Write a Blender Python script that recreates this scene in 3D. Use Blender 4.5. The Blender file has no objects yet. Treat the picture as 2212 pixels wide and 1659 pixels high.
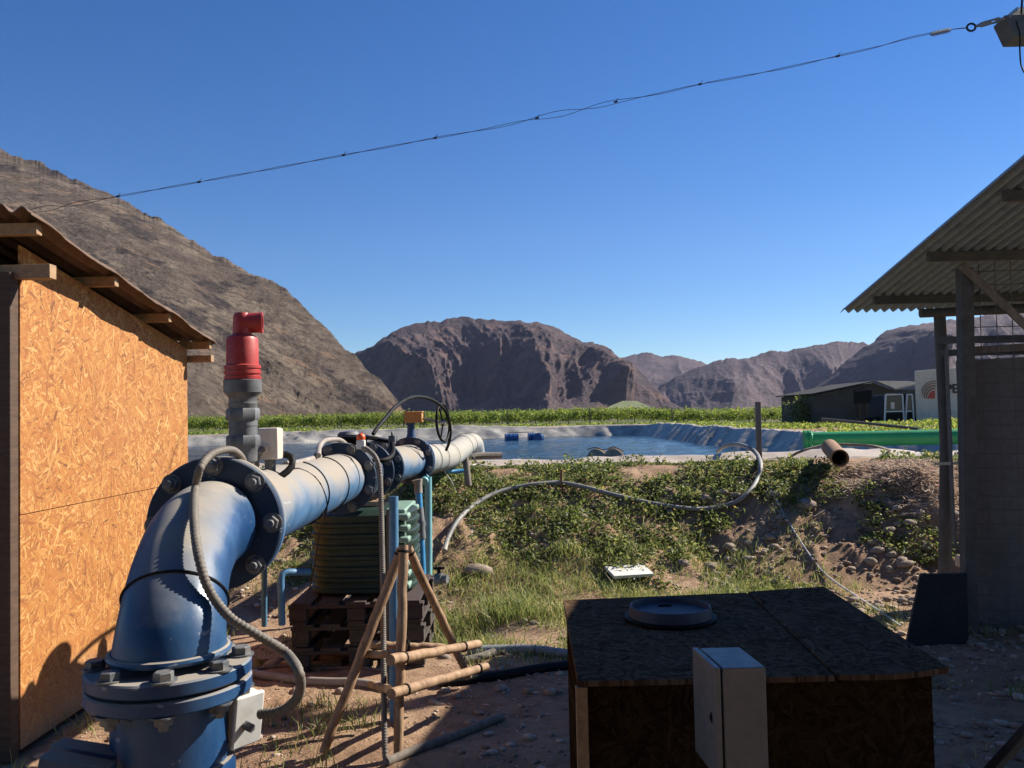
import bpy, math, random
import numpy as np
from mathutils import Vector, Matrix, Quaternion
from mathutils.bvhtree import BVHTree

random.seed(7)
RNG = np.random.default_rng(7)
scene = bpy.context.scene
COL = scene.collection
V = Vector

# ------------------------------------------------------------------ camera
EYE = V((0.0, 0.0, 1.6))
FPX, CX, CY = 1853.5, 1106.0, 829.5          # focal length and centre of a 2212 px wide frame
PITCH, ROLL = math.atan(69.2 / FPX), 0.0225
_f = V((0, math.cos(PITCH), math.sin(PITCH)))
_r0 = V((1, 0, 0))
_u0 = _r0.cross(_f)
_r = _r0 * math.cos(ROLL) - _u0 * math.sin(ROLL)
_u = _r0 * math.sin(ROLL) + _u0 * math.cos(ROLL)


def ray(x, y):
    return _f + _r * ((x - CX) / FPX) - _u * ((y - CY) / FPX)


def Q(x, y, d):
    """point seen at (x, y) that lies d metres ahead"""
    k = ray(x, y)
    return EYE + k * (d / k.y)


def G(x, y, z=0.0):
    """point seen at (x, y) on the level z"""
    k = ray(x, y)
    return EYE + k * ((z - EYE.z) / k.z)


cam_d = bpy.data.cameras.new('camera')
cam_d.sensor_width = 36.0
cam_d.lens = 36.0 * FPX / 2212.0
cam_d.clip_start, cam_d.clip_end = 0.05, 30000
cam = bpy.data.objects.new('camera', cam_d)
COL.objects.link(cam)
cam.matrix_world = Matrix(((_r.x, _u.x, -_f.x, EYE.x), (_r.y, _u.y, -_f.y, EYE.y), (_r.z, _u.z, -_f.z, EYE.z), (0, 0, 0, 1)))
scene.camera = cam

# ------------------------------------------------------------------ light
SUN = V((1.20, 0.62, 0.97)).normalized()
sun_d = bpy.data.lights.new('sun', 'SUN')
sun_d.energy, sun_d.angle, sun_d.color = 5.0, math.radians(0.53), (1.0, 0.93, 0.82)
sun = bpy.data.objects.new('sun', sun_d)
COL.objects.link(sun)
sun.rotation_euler = (-SUN).to_track_quat('-Z', 'Y').to_euler()
sun.location = (10, 5, 20)
w = bpy.data.worlds.new('World')
scene.world = w
w.use_nodes = True
nt = w.node_tree
nt.nodes.clear()
sky = nt.nodes.new('ShaderNodeTexSky')
sky.sky_type = 'NISHITA'
sky.sun_disc = False
sky.sun_elevation = math.asin(SUN.z)
sky.sun_rotation = math.atan2(SUN.x, SUN.y)
sky.altitude, sky.air_density, sky.dust_density, sky.ozone_density = 600, 1.0, 0.0, 5.0
bg = nt.nodes.new('ShaderNodeBackground')
bg.inputs['Strength'].default_value = 0.063
out = nt.nodes.new('ShaderNodeOutputWorld')
hs_ = nt.nodes.new('ShaderNodeHueSaturation')
hs_.inputs['Saturation'].default_value = 1.27
hs_.inputs['Hue'].default_value = 0.508
nt.links.new(sky.outputs[0], hs_.inputs['Color'])
nt.links.new(hs_.outputs[0], bg.inputs[0])
nt.links.new(bg.outputs[0], out.inputs[0])
vs = scene.view_settings
scene.display_settings.display_device = 'sRGB'
vs.view_transform, vs.look, vs.gamma, vs.exposure = 'Standard', 'None', 1.0, 0.95
scene.cycles.use_denoising = True
scene.cycles.max_bounces = 6
scene.cycles.transparent_max_bounces = 8


# ------------------------------------------------------------------ numeric noise
def _hash(ix, iy, iz, seed):
    h = (ix.astype(np.int64) * 374761393 + iy.astype(np.int64) * 668265263 + iz.astype(np.int64) * 2147483647 + seed * 974711) & 0xFFFFFFFF
    h = ((h ^ (h >> 13)) * 1274126177) & 0xFFFFFFFF
    h = (h ^ (h >> 16)) & 0xFFFFFFFF
    h = (h * 2246822519) & 0xFFFFFFFF
    h = h ^ (h >> 15)
    return (h & 0xFFFFFF) / float(0xFFFFFF)


def vn(x, y, z=0.0, seed=0):
    x, y, z = np.broadcast_arrays(np.asarray(x, float), np.asarray(y, float), np.asarray(z, float))
    fx, fy, fz = np.floor(x), np.floor(y), np.floor(z)
    tx, ty, tz = x - fx, y - fy, z - fz
    tx, ty, tz = tx * tx * (3 - 2 * tx), ty * ty * (3 - 2 * ty), tz * tz * (3 - 2 * tz)
    r = 0
    for dx in (0, 1):
        for dy in (0, 1):
            for dz in (0, 1):
                wgt = (tx if dx else 1 - tx) * (ty if dy else 1 - ty) * (tz if dz else 1 - tz)
                r = r + wgt * _hash(fx + dx, fy + dy, fz + dz, seed)
    return r * 2 - 1


def fbm(x, y, z=0.0, o=4, seed=0, gain=0.5):
    a, s, r = 1.0, 1.0, 0.0
    for i in range(o):
        r = r + a * vn(np.asarray(x) * s + i * 17.3, np.asarray(y) * s - i * 9.1, np.asarray(z) * s, seed + i)
        a *= gain
        s *= 2.03
    return r


def ridged(x, y, z=0.0, o=4, seed=0, gain=0.5):
    a, s, r = 1.0, 1.0, 0.0
    for i in range(o):
        n = 1 - np.abs(vn(np.asarray(x) * s + i * 7.7, np.asarray(y) * s + i * 3.3, np.asarray(z) * s, seed + i))
        r = r + a * (n * n - 0.45)
        a *= gain
        s *= 2.07
    return r


def sstep(a, b, x):
    t = np.clip((np.asarray(x, float) - a) / (b - a), 0, 1)
    return t * t * (3 - 2 * t)


# ------------------------------------------------------------------ objects
BASE = {}


def tag(o, label, cat, group=None):
    o['label'] = label
    o['category'] = cat
    if group:
        o['group'] = group
    return o


def thing(name, label, cat, loc=(0, 0, 0), group=None):
    o = bpy.data.objects.new(name, None)
    o.empty_display_size = 0.1
    COL.objects.link(o)
    o.location = V(loc)
    BASE[o.name] = V(loc)
    return tag(o, label, cat, group)


class MB:
    def __init__(s):
        s.v, s.f = [], []

    def add(s, verts, faces):
        k = len(s.v)
        s.v.extend([tuple(p) for p in verts])
        s.f.extend([tuple(i + k for i in f) for f in faces])
        return s

    def box(s, c, size, R=None):
        c = V(c)
        hx, hy, hz = size[0] / 2, size[1] / 2, size[2] / 2
        vs_ = [V((sx * hx, sy * hy, sz * hz)) for sz in (-1, 1) for sy in (-1, 1) for sx in (-1, 1)]
        if R is not None:
            vs_ = [R @ p for p in vs_]
        return s.add([c + p for p in vs_], [(0, 2, 3, 1), (4, 5, 7, 6), (0, 1, 5, 4), (2, 6, 7, 3), (0, 4, 6, 2), (1, 3, 7, 5)])

    def bar(s, a, b, w_, h_, up=(0, 0, 1)):
        a, b = V(a), V(b)
        d = (b - a)
        L = d.length
        d = d.normalized()
        up = V(up)
        if abs(d.dot(up.normalized())) > 0.98:
            up = V((0, 1, 0))
        sx = d.cross(up).normalized()
        uz = sx.cross(d).normalized()
        R = Matrix((sx, d, uz)).transposed()
        return s.box((a + b) / 2, (w_, L, h_), R)

    def tube(s, pts, r, n=12, cap=True):
        pts = [V(p) for p in pts]
        m = len(pts)
        rs = r if isinstance(r, (list, tuple, np.ndarray)) else [r] * m
        t0 = (pts[1] - pts[0]).normalized()
        a = V((0, 0, 1)) if abs(t0.z) < 0.9 else V((1, 0, 0))
        nx = t0.cross(a).normalized()
        vv = []
        for i in range(m):
            t = (pts[min(i + 1, m - 1)] - pts[max(i - 1, 0)])
            t = t.normalized() if t.length > 1e-9 else t0
            nx = (nx - t * nx.dot(t)).normalized()
            ny = t.cross(nx)
            for k in range(n):
                q = 2 * math.pi * k / n
                vv.append(pts[i] + (nx * math.cos(q) + ny * math.sin(q)) * float(rs[i]))
        ff = []
        for i in range(m - 1):
            for k in range(n):
                k2 = (k + 1) % n
                ff.append((i * n + k, i * n + k2, (i + 1) * n + k2, (i + 1) * n + k))
        if cap:
            ff.append(tuple(range(n - 1, -1, -1)))
            ff.append(tuple((m - 1) * n + k for k in range(n)))
        return s.add(vv, ff)

    def lathe(s, o, axis, prof, n=32, phase=0.0, ref=None):
        """prof: (distance along the axis, radius)"""
        o, axis = V(o), V(axis).normalized()
        a = V(ref) if ref else (V((0, 0, 1)) if abs(axis.z) < 0.9 else V((1, 0, 0)))
        nx = (a - axis * a.dot(axis)).normalized()
        ny = axis.cross(nx)
        vv, ff = [], []
        for (t, r) in prof:
            for k in range(n):
                q = 2 * math.pi * k / n + phase
                vv.append(o + axis * t + (nx * math.cos(q) + ny * math.sin(q)) * r)
        m = len(prof)
        for i in range(m - 1):
            for k in range(n):
                k2 = (k + 1) % n
                ff.append((i * n + k, i * n + k2, (i + 1) * n + k2, (i + 1) * n + k))
        ff.append(tuple(range(n - 1, -1, -1)))
        ff.append(tuple((m - 1) * n + k for k in range(n)))
        return s.add(vv, ff)

    def torus(s, c, axis, R, r, n=28, m=8, arc=1.0):
        c, axis = V(c), V(axis).normalized()
        a = V((0, 0, 1)) if abs(axis.z) < 0.9 else V((1, 0, 0))
        nx = (a - axis * a.dot(axis)).normalized()
        ny = axis.cross(nx)
        vv, ff = [], []
        for i in range(n):
            q = 2 * math.pi * i / n
            e = nx * math.cos(q) + ny * math.sin(q)
            for k in range(m):
                p = 2 * math.pi * k / m
                vv.append(c + e * (R + r * math.cos(p)) + axis * (r * math.sin(p)))
        for i in range(n):
            for k in range(m):
                i2, k2 = (i + 1) % n, (k + 1) % m
                ff.append((i * m + k, i2 * m + k, i2 * m + k2, i * m + k2))
        return s.add(vv, ff)

    def prism(s, poly, off):
        """closed polygon (list of points) pushed along off"""
        n = len(poly)
        a = [V(p) for p in poly]
        b = [p + V(off) for p in a]
        ff = [tuple(range(n)), tuple(range(2 * n - 1, n - 1, -1))]
        for i in range(n):
            j = (i + 1) % n
            ff.append((j, i, n + i, n + j))
        return s.add(a + b, ff)

    def build(s, name, mat, parent=None, origin=None, bevel=0.0, sharp=35, fix=True):
        me = bpy.data.meshes.new(name)
        if parent is not None:
            o0 = BASE[parent.name]
        elif origin is not None:
            o0 = V(origin)
        else:
            A = np.array([tuple(p) for p in s.v])
            o0 = V(((A[:, 0].min() + A[:, 0].max()) / 2, (A[:, 1].min() + A[:, 1].max()) / 2, A[:, 2].min()))
        ox, oy, oz = o0
        me.from_pydata([(p[0] - ox, p[1] - oy, p[2] - oz) for p in s.v], [], s.f)
        me.validate()
        if fix:
            import bmesh
            bm = bmesh.new()
            bm.from_mesh(me)
            bmesh.ops.recalc_face_normals(bm, faces=bm.faces)
            bm.to_mesh(me)
            bm.free()
        me.shade_smooth()
        if sharp:
            me.set_sharp_from_angle(angle=math.radians(sharp))
        me.materials.append(mat)
        o = bpy.data.objects.new(name, me)
        COL.objects.link(o)
        if parent is not None:
            o.parent = parent
            BASE[o.name] = V(o0)
        else:
            o.location = o0
            BASE[o.name] = V(o0)
        if bevel:
            b = o.modifiers.new('bevel', 'BEVEL')
            b.width, b.segments, b.limit_method = bevel, 2, 'ANGLE'
        return o


def np_mesh(name, verts, faces, mat, parent=None, smooth=True):
    me = bpy.data.meshes.new(name)
    verts = np.asarray(verts, np.float32)
    faces = np.asarray(faces, np.int32)
    k = faces.shape[1]
    me.vertices.add(len(verts))
    me.vertices.foreach_set('co', verts.ravel())
    me.loops.add(faces.size)
    me.loops.foreach_set('vertex_index', faces.ravel())
    me.polygons.add(len(faces))
    me.polygons.foreach_set('loop_start', np.arange(0, faces.size, k, dtype=np.int32))
    me.update(calc_edges=True)
    me.validate()
    if smooth:
        me.shade_smooth()
    else:
        me.shade_flat()
    me.materials.append(mat)
    o = bpy.data.objects.new(name, me)
    COL.objects.link(o)
    if parent is not None:
        o.parent = parent
    BASE[o.name] = V((0, 0, 0))
    return o


def grid_faces(nr, nc):
    i = np.arange(nr - 1)[:, None] * nc + np.arange(nc - 1)[None, :]
    return np.stack([i, i + 1, i + 1 + nc, i + nc], -1).reshape(-1, 4)


def spline(pts, step=0.02):
    P = [V(p) for p in pts]
    P = [P[0] * 2 - P[1]] + P + [P[-1] * 2 - P[-2]]
    res = []
    for i in range(1, len(P) - 2):
        a, b, c, d = P[i - 1], P[i], P[i + 1], P[i + 2]
        n = max(2, int((c - b).length / step))
        for k in range(n):
            t = k / n
            res.append(0.5 * ((2 * b) + (c - a) * t + (2 * a - 5 * b + 4 * c - d) * t * t + (3 * b - a - 3 * c + d) * t ** 3))
    res.append(P[-2])
    return res


def ribbed(pts, r, pitch=0.0105):
    """corrugated conduit along a smooth path"""
    p = spline(pts, pitch / 4)
    out_, acc = [], 0.0
    last = p[0]
    q = [p[0]]
    for a in p[1:]:
        if (a - last).length >= pitch / 4 * 0.9:
            q.append(a)
            last = a
    rr = [r * (1.0 if (i % 4) in (0, 1) else 0.87) for i in range(len(q))]
    return MB().tube(q, rr, 12)


# ------------------------------------------------------------------ materials
class NT:
    def __init__(s, name):
        s.m = bpy.data.materials.new(name)
        s.m.use_nodes = True
        s.t = s.m.node_tree
        s.t.nodes.clear()
        s.out = s.n('ShaderNodeOutputMaterial')
        s.b = s.n('ShaderNodeBsdfPrincipled')
        s.l(s.b.outputs[0], s.out.inputs[0])
        s.tc = s.n('ShaderNodeTexCoord')

    def n(s, t):
        return s.t.nodes.new(t)

    def l(s, a, b):
        s.t.links.new(a, b)

    def put(s, sock, val):
        if hasattr(val, 'is_output'):
            s.l(val, sock)
        else:
            sock.default_value = val

    def noise(s, scale=5, detail=6, rough=0.6, vec=None, dist=0.0):
        x = s.n('ShaderNodeTexNoise')
        x.inputs['Scale'].default_value = scale
        x.inputs['Detail'].default_value = detail
        x.inputs['Roughness'].default_value = rough
        x.inputs['Distortion'].default_value = dist
        s.l(vec if vec else s.tc.outputs['Object'], x.inputs['Vector'])
        return x.outputs['Fac']

    def mapping(s, scale=(1, 1, 1), rot=(0, 0, 0), loc=(0, 0, 0), vec=None):
        x = s.n('ShaderNodeMapping')
        x.inputs['Scale'].default_value = scale
        x.inputs['Rotation'].default_value = rot
        x.inputs['Location'].default_value = loc
        s.l(vec if vec else s.tc.outputs['Object'], x.inputs['Vector'])
        return x.outputs[0]

    def ramp(s, fac, stops, const=False):
        x = s.n('ShaderNodeValToRGB')
        e = x.color_ramp.elements
        while len(e) < len(stops):
            e.new(0.5)
        for k, (p, c) in enumerate(stops):
            e[k].position = p
            e[k].color = (c[0], c[1], c[2], 1) if not isinstance(c, (int, float)) else (c, c, c, 1)
        if const:
            x.color_ramp.interpolation = 'CONSTANT'
        s.l(fac, x.inputs[0])
        return x.outputs[0]

    def mix(s, fac, a, b, mode='MIX'):
        x = s.n('ShaderNodeMix')
        x.data_type = 'RGBA'
        x.blend_type = mode
        s.put(x.inputs['Factor'], fac)
        for k, val in ((6, a), (7, b)):
            if hasattr(val, 'is_output'):
                s.l(val, x.inputs[k])
            else:
                x.inputs[k].default_value = (val[0], val[1], val[2], 1)
        return x.outputs[2]

    def math(s, op, a, b=0.0, clamp=False):
        x = s.n('ShaderNodeMath')
        x.operation = op
        x.use_clamp = clamp
        s.put(x.inputs[0], a)
        s.put(x.inputs[1], b)
        return x.outputs[0]

    def maprange(s, v, a, b, c=0.0, d=1.0):
        x = s.n('ShaderNodeMapRange')
        s.l(v, x.inputs[0])
        for k, q in zip((1, 2, 3, 4), (a, b, c, d)):
            x.inputs[k].default_value = q
        return x.outputs[0]

    def sep(s, v):
        x = s.n('ShaderNodeSeparateXYZ')
        s.l(v, x.inputs[0])
        return x.outputs

    def normal_z(s):
        g = s.n('ShaderNodeNewGeometry')
        return s.sep(g.outputs['Normal'])[2]

    def bump(s, h, strength=0.3, dist=0.01):
        x = s.n('ShaderNodeBump')
        x.inputs['Strength'].default_value = strength
        x.inputs['Distance'].default_value = dist
        s.l(h, x.inputs['Height'])
        s.l(x.outputs[0], s.b.inputs['Normal'])

    def fin(s, col=None, rough=0.7, metal=0.0, spec=None):
        if col is not None:
            if hasattr(col, 'is_output'):
                s.l(col, s.b.inputs['Base Color'])
            else:
                s.b.inputs['Base Color'].default_value = (*col, 1)
        s.put(s.b.inputs['Roughness'], rough)
        s.put(s.b.inputs['Metallic'], metal)
        if spec is not None:
            s.b.inputs['Specular IOR Level'].default_value = spec
        return s.m


def mottled(name, c1, c2, scale=8, rough=0.7, bump=0.2, bdist=0.004, metal=0.0, stretch=(1, 1, 1), spec=None, c3=None, dscale=None):
    t = NT(name)
    vec = t.mapping(scale=stretch)
    n = t.noise(scale, 8, 0.62, vec)
    stops = [(0.3, c1), (0.7, c2)] if c3 is None else [(0.28, c1), (0.5, c2), (0.72, c3)]
    col = t.ramp(n, stops)
    n2 = t.noise(dscale or scale * 6, 6, 0.65, vec)
    col = t.mix(t.maprange(n2, 0.45, 0.75, 0, 0.35), col, [x * 0.55 for x in c1])
    t.bump(n2, bump, bdist)
    return t.fin(col, t.maprange(n2, 0.3, 0.7, rough - 0.08, min(1, rough + 0.08)), metal, spec)


def paint_dusty(name, paint, dust, amount=0.75, lo=0.0, hi=0.75, rough=0.4, faded=(0.30, 0.42, 0.55)):
    """painted steel whose upward faces carry dust and chalked paint"""
    t = NT(name)
    n = t.noise(6, 8, 0.65)
    big = t.noise(2.2, 4, 0.6)
    streak = t.noise(9, 6, 0.6, t.mapping(scale=(1, 1, 0.25)))
    pc = t.ramp(n, [(0.25, [x * 0.7 for x in paint]), (0.55, paint), (0.8, [min(1, x * 1.5 + 0.01) for x in paint])])
    up = t.normal_z()
    k = t.math('ADD', t.maprange(up, lo, hi, 0, 1), t.math('MULTIPLY', t.math('SUBTRACT', big, 0.5), 1.1))
    k = t.math('ADD', k, t.math('MULTIPLY', t.math('SUBTRACT', n, 0.5), 0.8))
    fade = t.math('MULTIPLY', t.maprange(t.math('ADD', k, t.math('MULTIPLY', t.math('SUBTRACT', streak, 0.5), 1.5)), -0.15, 0.6, 0, 1), 0.55, True)
    c = t.mix(fade, pc, faded)
    kd = t.math('MULTIPLY', t.maprange(k, 0.25, 0.95, 0, 1), amount, True)
    c = t.mix(kd, c, dust)
    fine = t.noise(70, 4, 0.7)
    c = t.mix(t.maprange(fine, 0.62, 0.72, 0, 0.35), c, (0.10, 0.075, 0.05))
    chips = t.noise(26, 6, 0.75)
    c = t.mix(t.maprange(chips, 0.66, 0.69, 0, 0.8), c, (0.16, 0.085, 0.045))
    scr = t.noise(40, 3, 0.6, t.mapping(scale=(0.5, 0.12, 1.0), rot=(0.3, 0.2, 0.1)))
    c = t.mix(t.maprange(scr, 0.66, 0.70, 0, 0.35), c, (0.45, 0.47, 0.48))
    t.bump(fine, 0.12, 0.002)
    ro = t.math('ADD', t.math('MULTIPLY', kd, 0.45), t.maprange(n, 0.3, 0.7, rough - 0.06, rough + 0.14), True)
    return t.fin(c, ro, 0.0)


def osb(name, axes, dark=1.0, rough=0.75, grey=0.0):
    """oriented strand board: overlapping flakes lying in the given plane (two axis numbers)"""
    t = NT(name)
    sp = t.sep(t.tc.outputs['Object'])
    cmb = t.n('ShaderNodeCombineXYZ')
    t.l(sp[axes[0]], cmb.inputs[0])
    t.l(sp[axes[1]], cmb.inputs[1])
    warp = t.n('ShaderNodeTexNoise')
    warp.inputs['Scale'].default_value = 12
    t.l(cmb.outputs[0], warp.inputs['Vector'])
    add = t.n('ShaderNodeVectorMath')
    add.operation = 'MULTIPLY_ADD'
    t.l(warp.outputs['Color'], add.inputs[0])
    add.inputs[1].default_value = (0.05, 0.05, 0)
    t.l(cmb.outputs[0], add.inputs[2])
    val = pri = None
    for k, (ang, lo, sh) in enumerate([(0.55, 7, 60), (1.25, 9, 80), (2.1, 8, 55), (-0.35, 10, 85), (0.95, 12, 100), (1.65, 7, 66), (2.7, 14, 110), (0.2, 9, 74)]):
        vec = t.mapping(rot=(0, 0, ang), loc=(k * 3.1, k * 1.7, 0), vec=add.outputs[0])
        vec = t.mapping(scale=(lo * 1.22, sh * 1.22, 1), vec=vec)
        vo = t.n('ShaderNodeTexVoronoi')
        vo.voronoi_dimensions = '2D'
        vo.inputs['Scale'].default_value = 1.0
        vo.inputs['Randomness'].default_value = 1.0
        t.l(vec, vo.inputs['Vector'])
        s3 = t.n('ShaderNodeSeparateColor')
        t.l(vo.outputs['Color'], s3.inputs[0])
        if val is None:
            val, pri = s3.outputs[0], s3.outputs[1]
        else:
            g = t.math('GREATER_THAN', s3.outputs[1], pri)
            x = t.n('ShaderNodeMix')
            t.l(g, x.inputs[0])
            t.l(val, x.inputs[2])
            t.l(s3.outputs[0], x.inputs[3])
            val = x.outputs[0]
            pri = t.math('MAXIMUM', s3.outputs[1], pri)
    fine = t.noise(150, 5, 0.7)
    v2 = t.math('ADD', t.math('MULTIPLY', val, 0.85), t.math('MULTIPLY', fine, 0.18))
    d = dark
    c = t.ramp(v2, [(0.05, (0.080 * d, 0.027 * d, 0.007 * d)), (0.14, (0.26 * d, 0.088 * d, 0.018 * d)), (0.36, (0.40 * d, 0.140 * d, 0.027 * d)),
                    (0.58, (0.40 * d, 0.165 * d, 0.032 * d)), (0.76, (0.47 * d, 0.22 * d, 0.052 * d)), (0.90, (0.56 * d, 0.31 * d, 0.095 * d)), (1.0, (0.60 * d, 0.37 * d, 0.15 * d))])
    big = t.noise(1.6, 3, 0.5)
    c = t.mix(t.maprange(big, 0.35, 0.65, 0, 0.25), c, (0.42 * d, 0.17 * d, 0.05 * d))
    if axes == (1, 2):
        spl = t.math('ADD', sp[2], t.math('MULTIPLY', t.noise(5, 6, 0.7), 0.5))
        c = t.mix(t.maprange(spl, 0.30, 0.62, 0.7, 0), c, (0.30, 0.20, 0.125))
        drip = t.noise(7, 5, 0.6, t.mapping(scale=(1, 1, 0.12)))
        c = t.mix(t.maprange(drip, 0.60, 0.72, 0, 0.35), c, (0.20, 0.085, 0.025))
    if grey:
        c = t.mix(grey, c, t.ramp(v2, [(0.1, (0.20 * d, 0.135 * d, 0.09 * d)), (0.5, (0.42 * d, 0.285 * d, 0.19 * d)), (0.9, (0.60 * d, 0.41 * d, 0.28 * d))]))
    t.bump(t.math('ADD', pri, t.math('MULTIPLY', fine, 0.5)), 0.35, 0.003)
    return t.fin(c, 0.95 if grey else rough, 0, 0.0 if grey else None)


def leaf_mat(name, dark, mid, light, trans=0.35, rough=0.55):
    t = NT(name)
    g = t.n('ShaderNodeNewGeometry')
    c = t.ramp(g.outputs['Random Per Island'], [(0.0, dark), (0.5, mid), (0.93, light), (1.0, [light[0] * 1.5, light[1] * 1.1, light[2]])])
    t.fin(c, rough)
    tr = t.n('ShaderNodeBsdfTranslucent')
    t.l(c, tr.inputs[0])
    mx = t.n('ShaderNodeMixShader')
    mx.inputs[0].default_value = trans
    t.l(t.b.outputs[0], mx.inputs[1])
    t.l(tr.outputs[0], mx.inputs[2])
    t.l(mx.outputs[0], t.out.inputs[0])
    return t.m


def rock_mat(name, cols, scale, bump=0.6, bdist=1.0, patch=None, stretch=(1, 1, 1)):
    t = NT(name)
    vec = t.mapping(scale=stretch)
    n = t.noise(scale, 10, 0.66, vec)
    c = t.ramp(n, [(0.25, cols[0]), (0.48, cols[1]), (0.7, cols[2])])
    n2 = t.noise(scale * 9, 9, 0.7, vec)
    c = t.mix(t.maprange(n2, 0.5, 0.7, 0, 0.5), c, [x * 0.5 for x in cols[0]])
    if patch:
        n3 = t.noise(scale * 1.7, 3, 0.5, t.mapping(loc=(31, 7, 3)))
        c = t.mix(t.maprange(n3, 0.56, 0.62, 0, 0.6), c, patch)
    h = t.math('ADD', t.math('MULTIPLY', n, 2.0), n2)
    t.bump(h, bump, bdist)
    return t.fin(c, 0.95, 0, 0.1)


M = {}
M['blue'] = paint_dusty('dusty_blue_paint', (0.009, 0.050, 0.145), (0.33, 0.285, 0.225), 0.92, 0.30, 1.0, 0.36, (0.045, 0.12, 0.21))
M['navy'] = paint_dusty('navy_paint', (0.007, 0.026, 0.064), (0.26, 0.25, 0.22), 0.6, 0.25, 1.2, 0.45, (0.03, 0.06, 0.10))
M['pale_blue'] = paint_dusty('chalky_blue_paint', (0.030, 0.12, 0.27), (0.30, 0.255, 0.20), 0.95, -0.5, 0.6, 0.45, (0.14, 0.21, 0.28))
M['white_pipe'] = paint_dusty('bleached_pipe', (0.24, 0.30, 0.35), (0.36, 0.325, 0.265), 0.85, -0.9, 0.3, 0.5, (0.32, 0.33, 0.31))
M['steel'] = mottled('galvanised_steel', (0.22, 0.22, 0.21), (0.42, 0.41, 0.38), 25, 0.42, 0.15, 0.001, 0.85, c3=(0.5, 0.46, 0.40))
M['bolt_dust'] = mottled('dusty_bolt', (0.05, 0.062, 0.078), (0.15, 0.155, 0.16), 30, 0.55, 0.2, 0.001, 0.2, c3=(0.26, 0.23, 0.19))
M['conduit'] = mottled('dusty_conduit', (0.115, 0.10, 0.085), (0.20, 0.17, 0.135), 14, 0.7, 0.2, 0.001)
M['hose_tan'] = mottled('tan_hose', (0.22, 0.19, 0.16), (0.36, 0.31, 0.26), 10, 0.65, 0.2, 0.001)
M['black'] = mottled('black_plastic', (0.008, 0.008, 0.009), (0.018, 0.017, 0.017), 9, 0.6, 0.15, 0.002, spec=0.12)
M['black_matt'] = mottled('black_sheet', (0.006, 0.006, 0.006), (0.013, 0.013, 0.012), 6, 0.85, 0.1, 0.002)
M['red'] = mottled('red_plastic', (0.30, 0.014, 0.013), (0.42, 0.032, 0.028), 9, 0.5, 0.1, 0.001, c3=(0.50, 0.085, 0.07))
M['grey_pvc'] = mottled('grey_pvc', (0.055, 0.058, 0.062), (0.14, 0.145, 0.15), 11, 0.5, 0.1, 0.001, c3=(0.2, 0.2, 0.2))
M['cream'] = mottled('cream_plastic', (0.60, 0.50, 0.40), (0.74, 0.64, 0.54), 6, 0.55, 0.08, 0.001)
M['box_white'] = mottled('dusty_white_plastic', (0.50, 0.49, 0.45), (0.70, 0.69, 0.65), 9, 0.5, 0.1, 0.001)
M['orange'] = mottled('orange_plastic', (0.75, 0.09, 0.015), (0.82, 0.13, 0.03), 10, 0.4, 0.05, 0.001)
M['yellow'] = mottled('ochre_paint', (0.42, 0.16, 0.03), (0.56, 0.27, 0.07), 14, 0.6, 0.2, 0.001, c3=(0.3, 0.13, 0.05))
M['osb_wall'] = osb('strand_board_wall', (1, 2), 0.90)
M['osb_top'] = osb('strand_board_top', (0, 1), 0.27, grey=0.78)  # weathered boards, darkened further for the shade they lie in
M['osb_front'] = osb('strand_board_front', (0, 2), 0.085, grey=0.55)  # same boards with deeper shade put into the colour
M['wood_dark'] = mottled('dark_timber', (0.055, 0.030, 0.018), (0.11, 0.062, 0.035), 7, 0.8, 0.4, 0.003, stretch=(1, 1, 6))
M['wood_pine'] = mottled('sawn_pine', (0.26, 0.15, 0.075), (0.42, 0.27, 0.14), 9, 0.75, 0.35, 0.003, stretch=(5, 1, 5))
M['wood_pole'] = mottled('round_pole', (0.14, 0.075, 0.040), (0.34, 0.205, 0.11), 12, 0.75, 0.6, 0.004, stretch=(2, 2, 0.4), c3=(0.45, 0.295, 0.17))
M['wood_grey'] = mottled('weathered_timber', (0.12, 0.10, 0.08), (0.24, 0.20, 0.16), 10, 0.85, 0.5, 0.003, stretch=(3, 3, 0.5))
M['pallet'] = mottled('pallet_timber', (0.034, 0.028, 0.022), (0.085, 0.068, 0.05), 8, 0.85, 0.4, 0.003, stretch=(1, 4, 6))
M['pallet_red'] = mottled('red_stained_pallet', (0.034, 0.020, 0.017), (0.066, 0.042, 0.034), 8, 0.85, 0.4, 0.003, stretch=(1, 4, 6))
M['roof_brown'] = mottled('brown_roof_sheet', (0.10, 0.055, 0.032), (0.17, 0.10, 0.06), 5, 0.8, 0.3, 0.003)
M['roof_grey'] = mottled('fibre_cement', (0.15, 0.20, 0.26), (0.24, 0.315, 0.40), 6, 0.9, 0.25, 0.002, c3=(0.23, 0.28, 0.28))
M['post_grey'] = mottled('grey_post', (0.055, 0.054, 0.05), (0.10, 0.096, 0.09), 9, 0.8, 0.3, 0.002)
M['wall_grey'] = mottled('grey_wall_sheet', (0.11, 0.105, 0.10), (0.16, 0.155, 0.15), 3, 0.8, 0.1, 0.002)
M['mesh_wire'] = mottled('wire', (0.07, 0.068, 0.065), (0.12, 0.11, 0.10), 20, 0.6, 0.0, 0.001)
M['tank_green'] = mottled('shaded_green_tank', (0.003, 0.015, 0.011), (0.006, 0.028, 0.020), 3, 0.55, 0.1, 0.002, c3=(0.009, 0.034, 0.024))  # tank shell, its shade put into the dark green
M['tank_lit'] = mottled('lit_mint_plastic', (0.16, 0.27, 0.20), (0.26, 0.38, 0.30), 6, 0.5, 0.1, 0.002)  # pale colour stands in for sunlight on the tank's right side
M['pvc_blue'] = mottled('blue_pvc', (0.035, 0.22, 0.46), (0.07, 0.32, 0.58), 7, 0.4, 0.08, 0.001)
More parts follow.
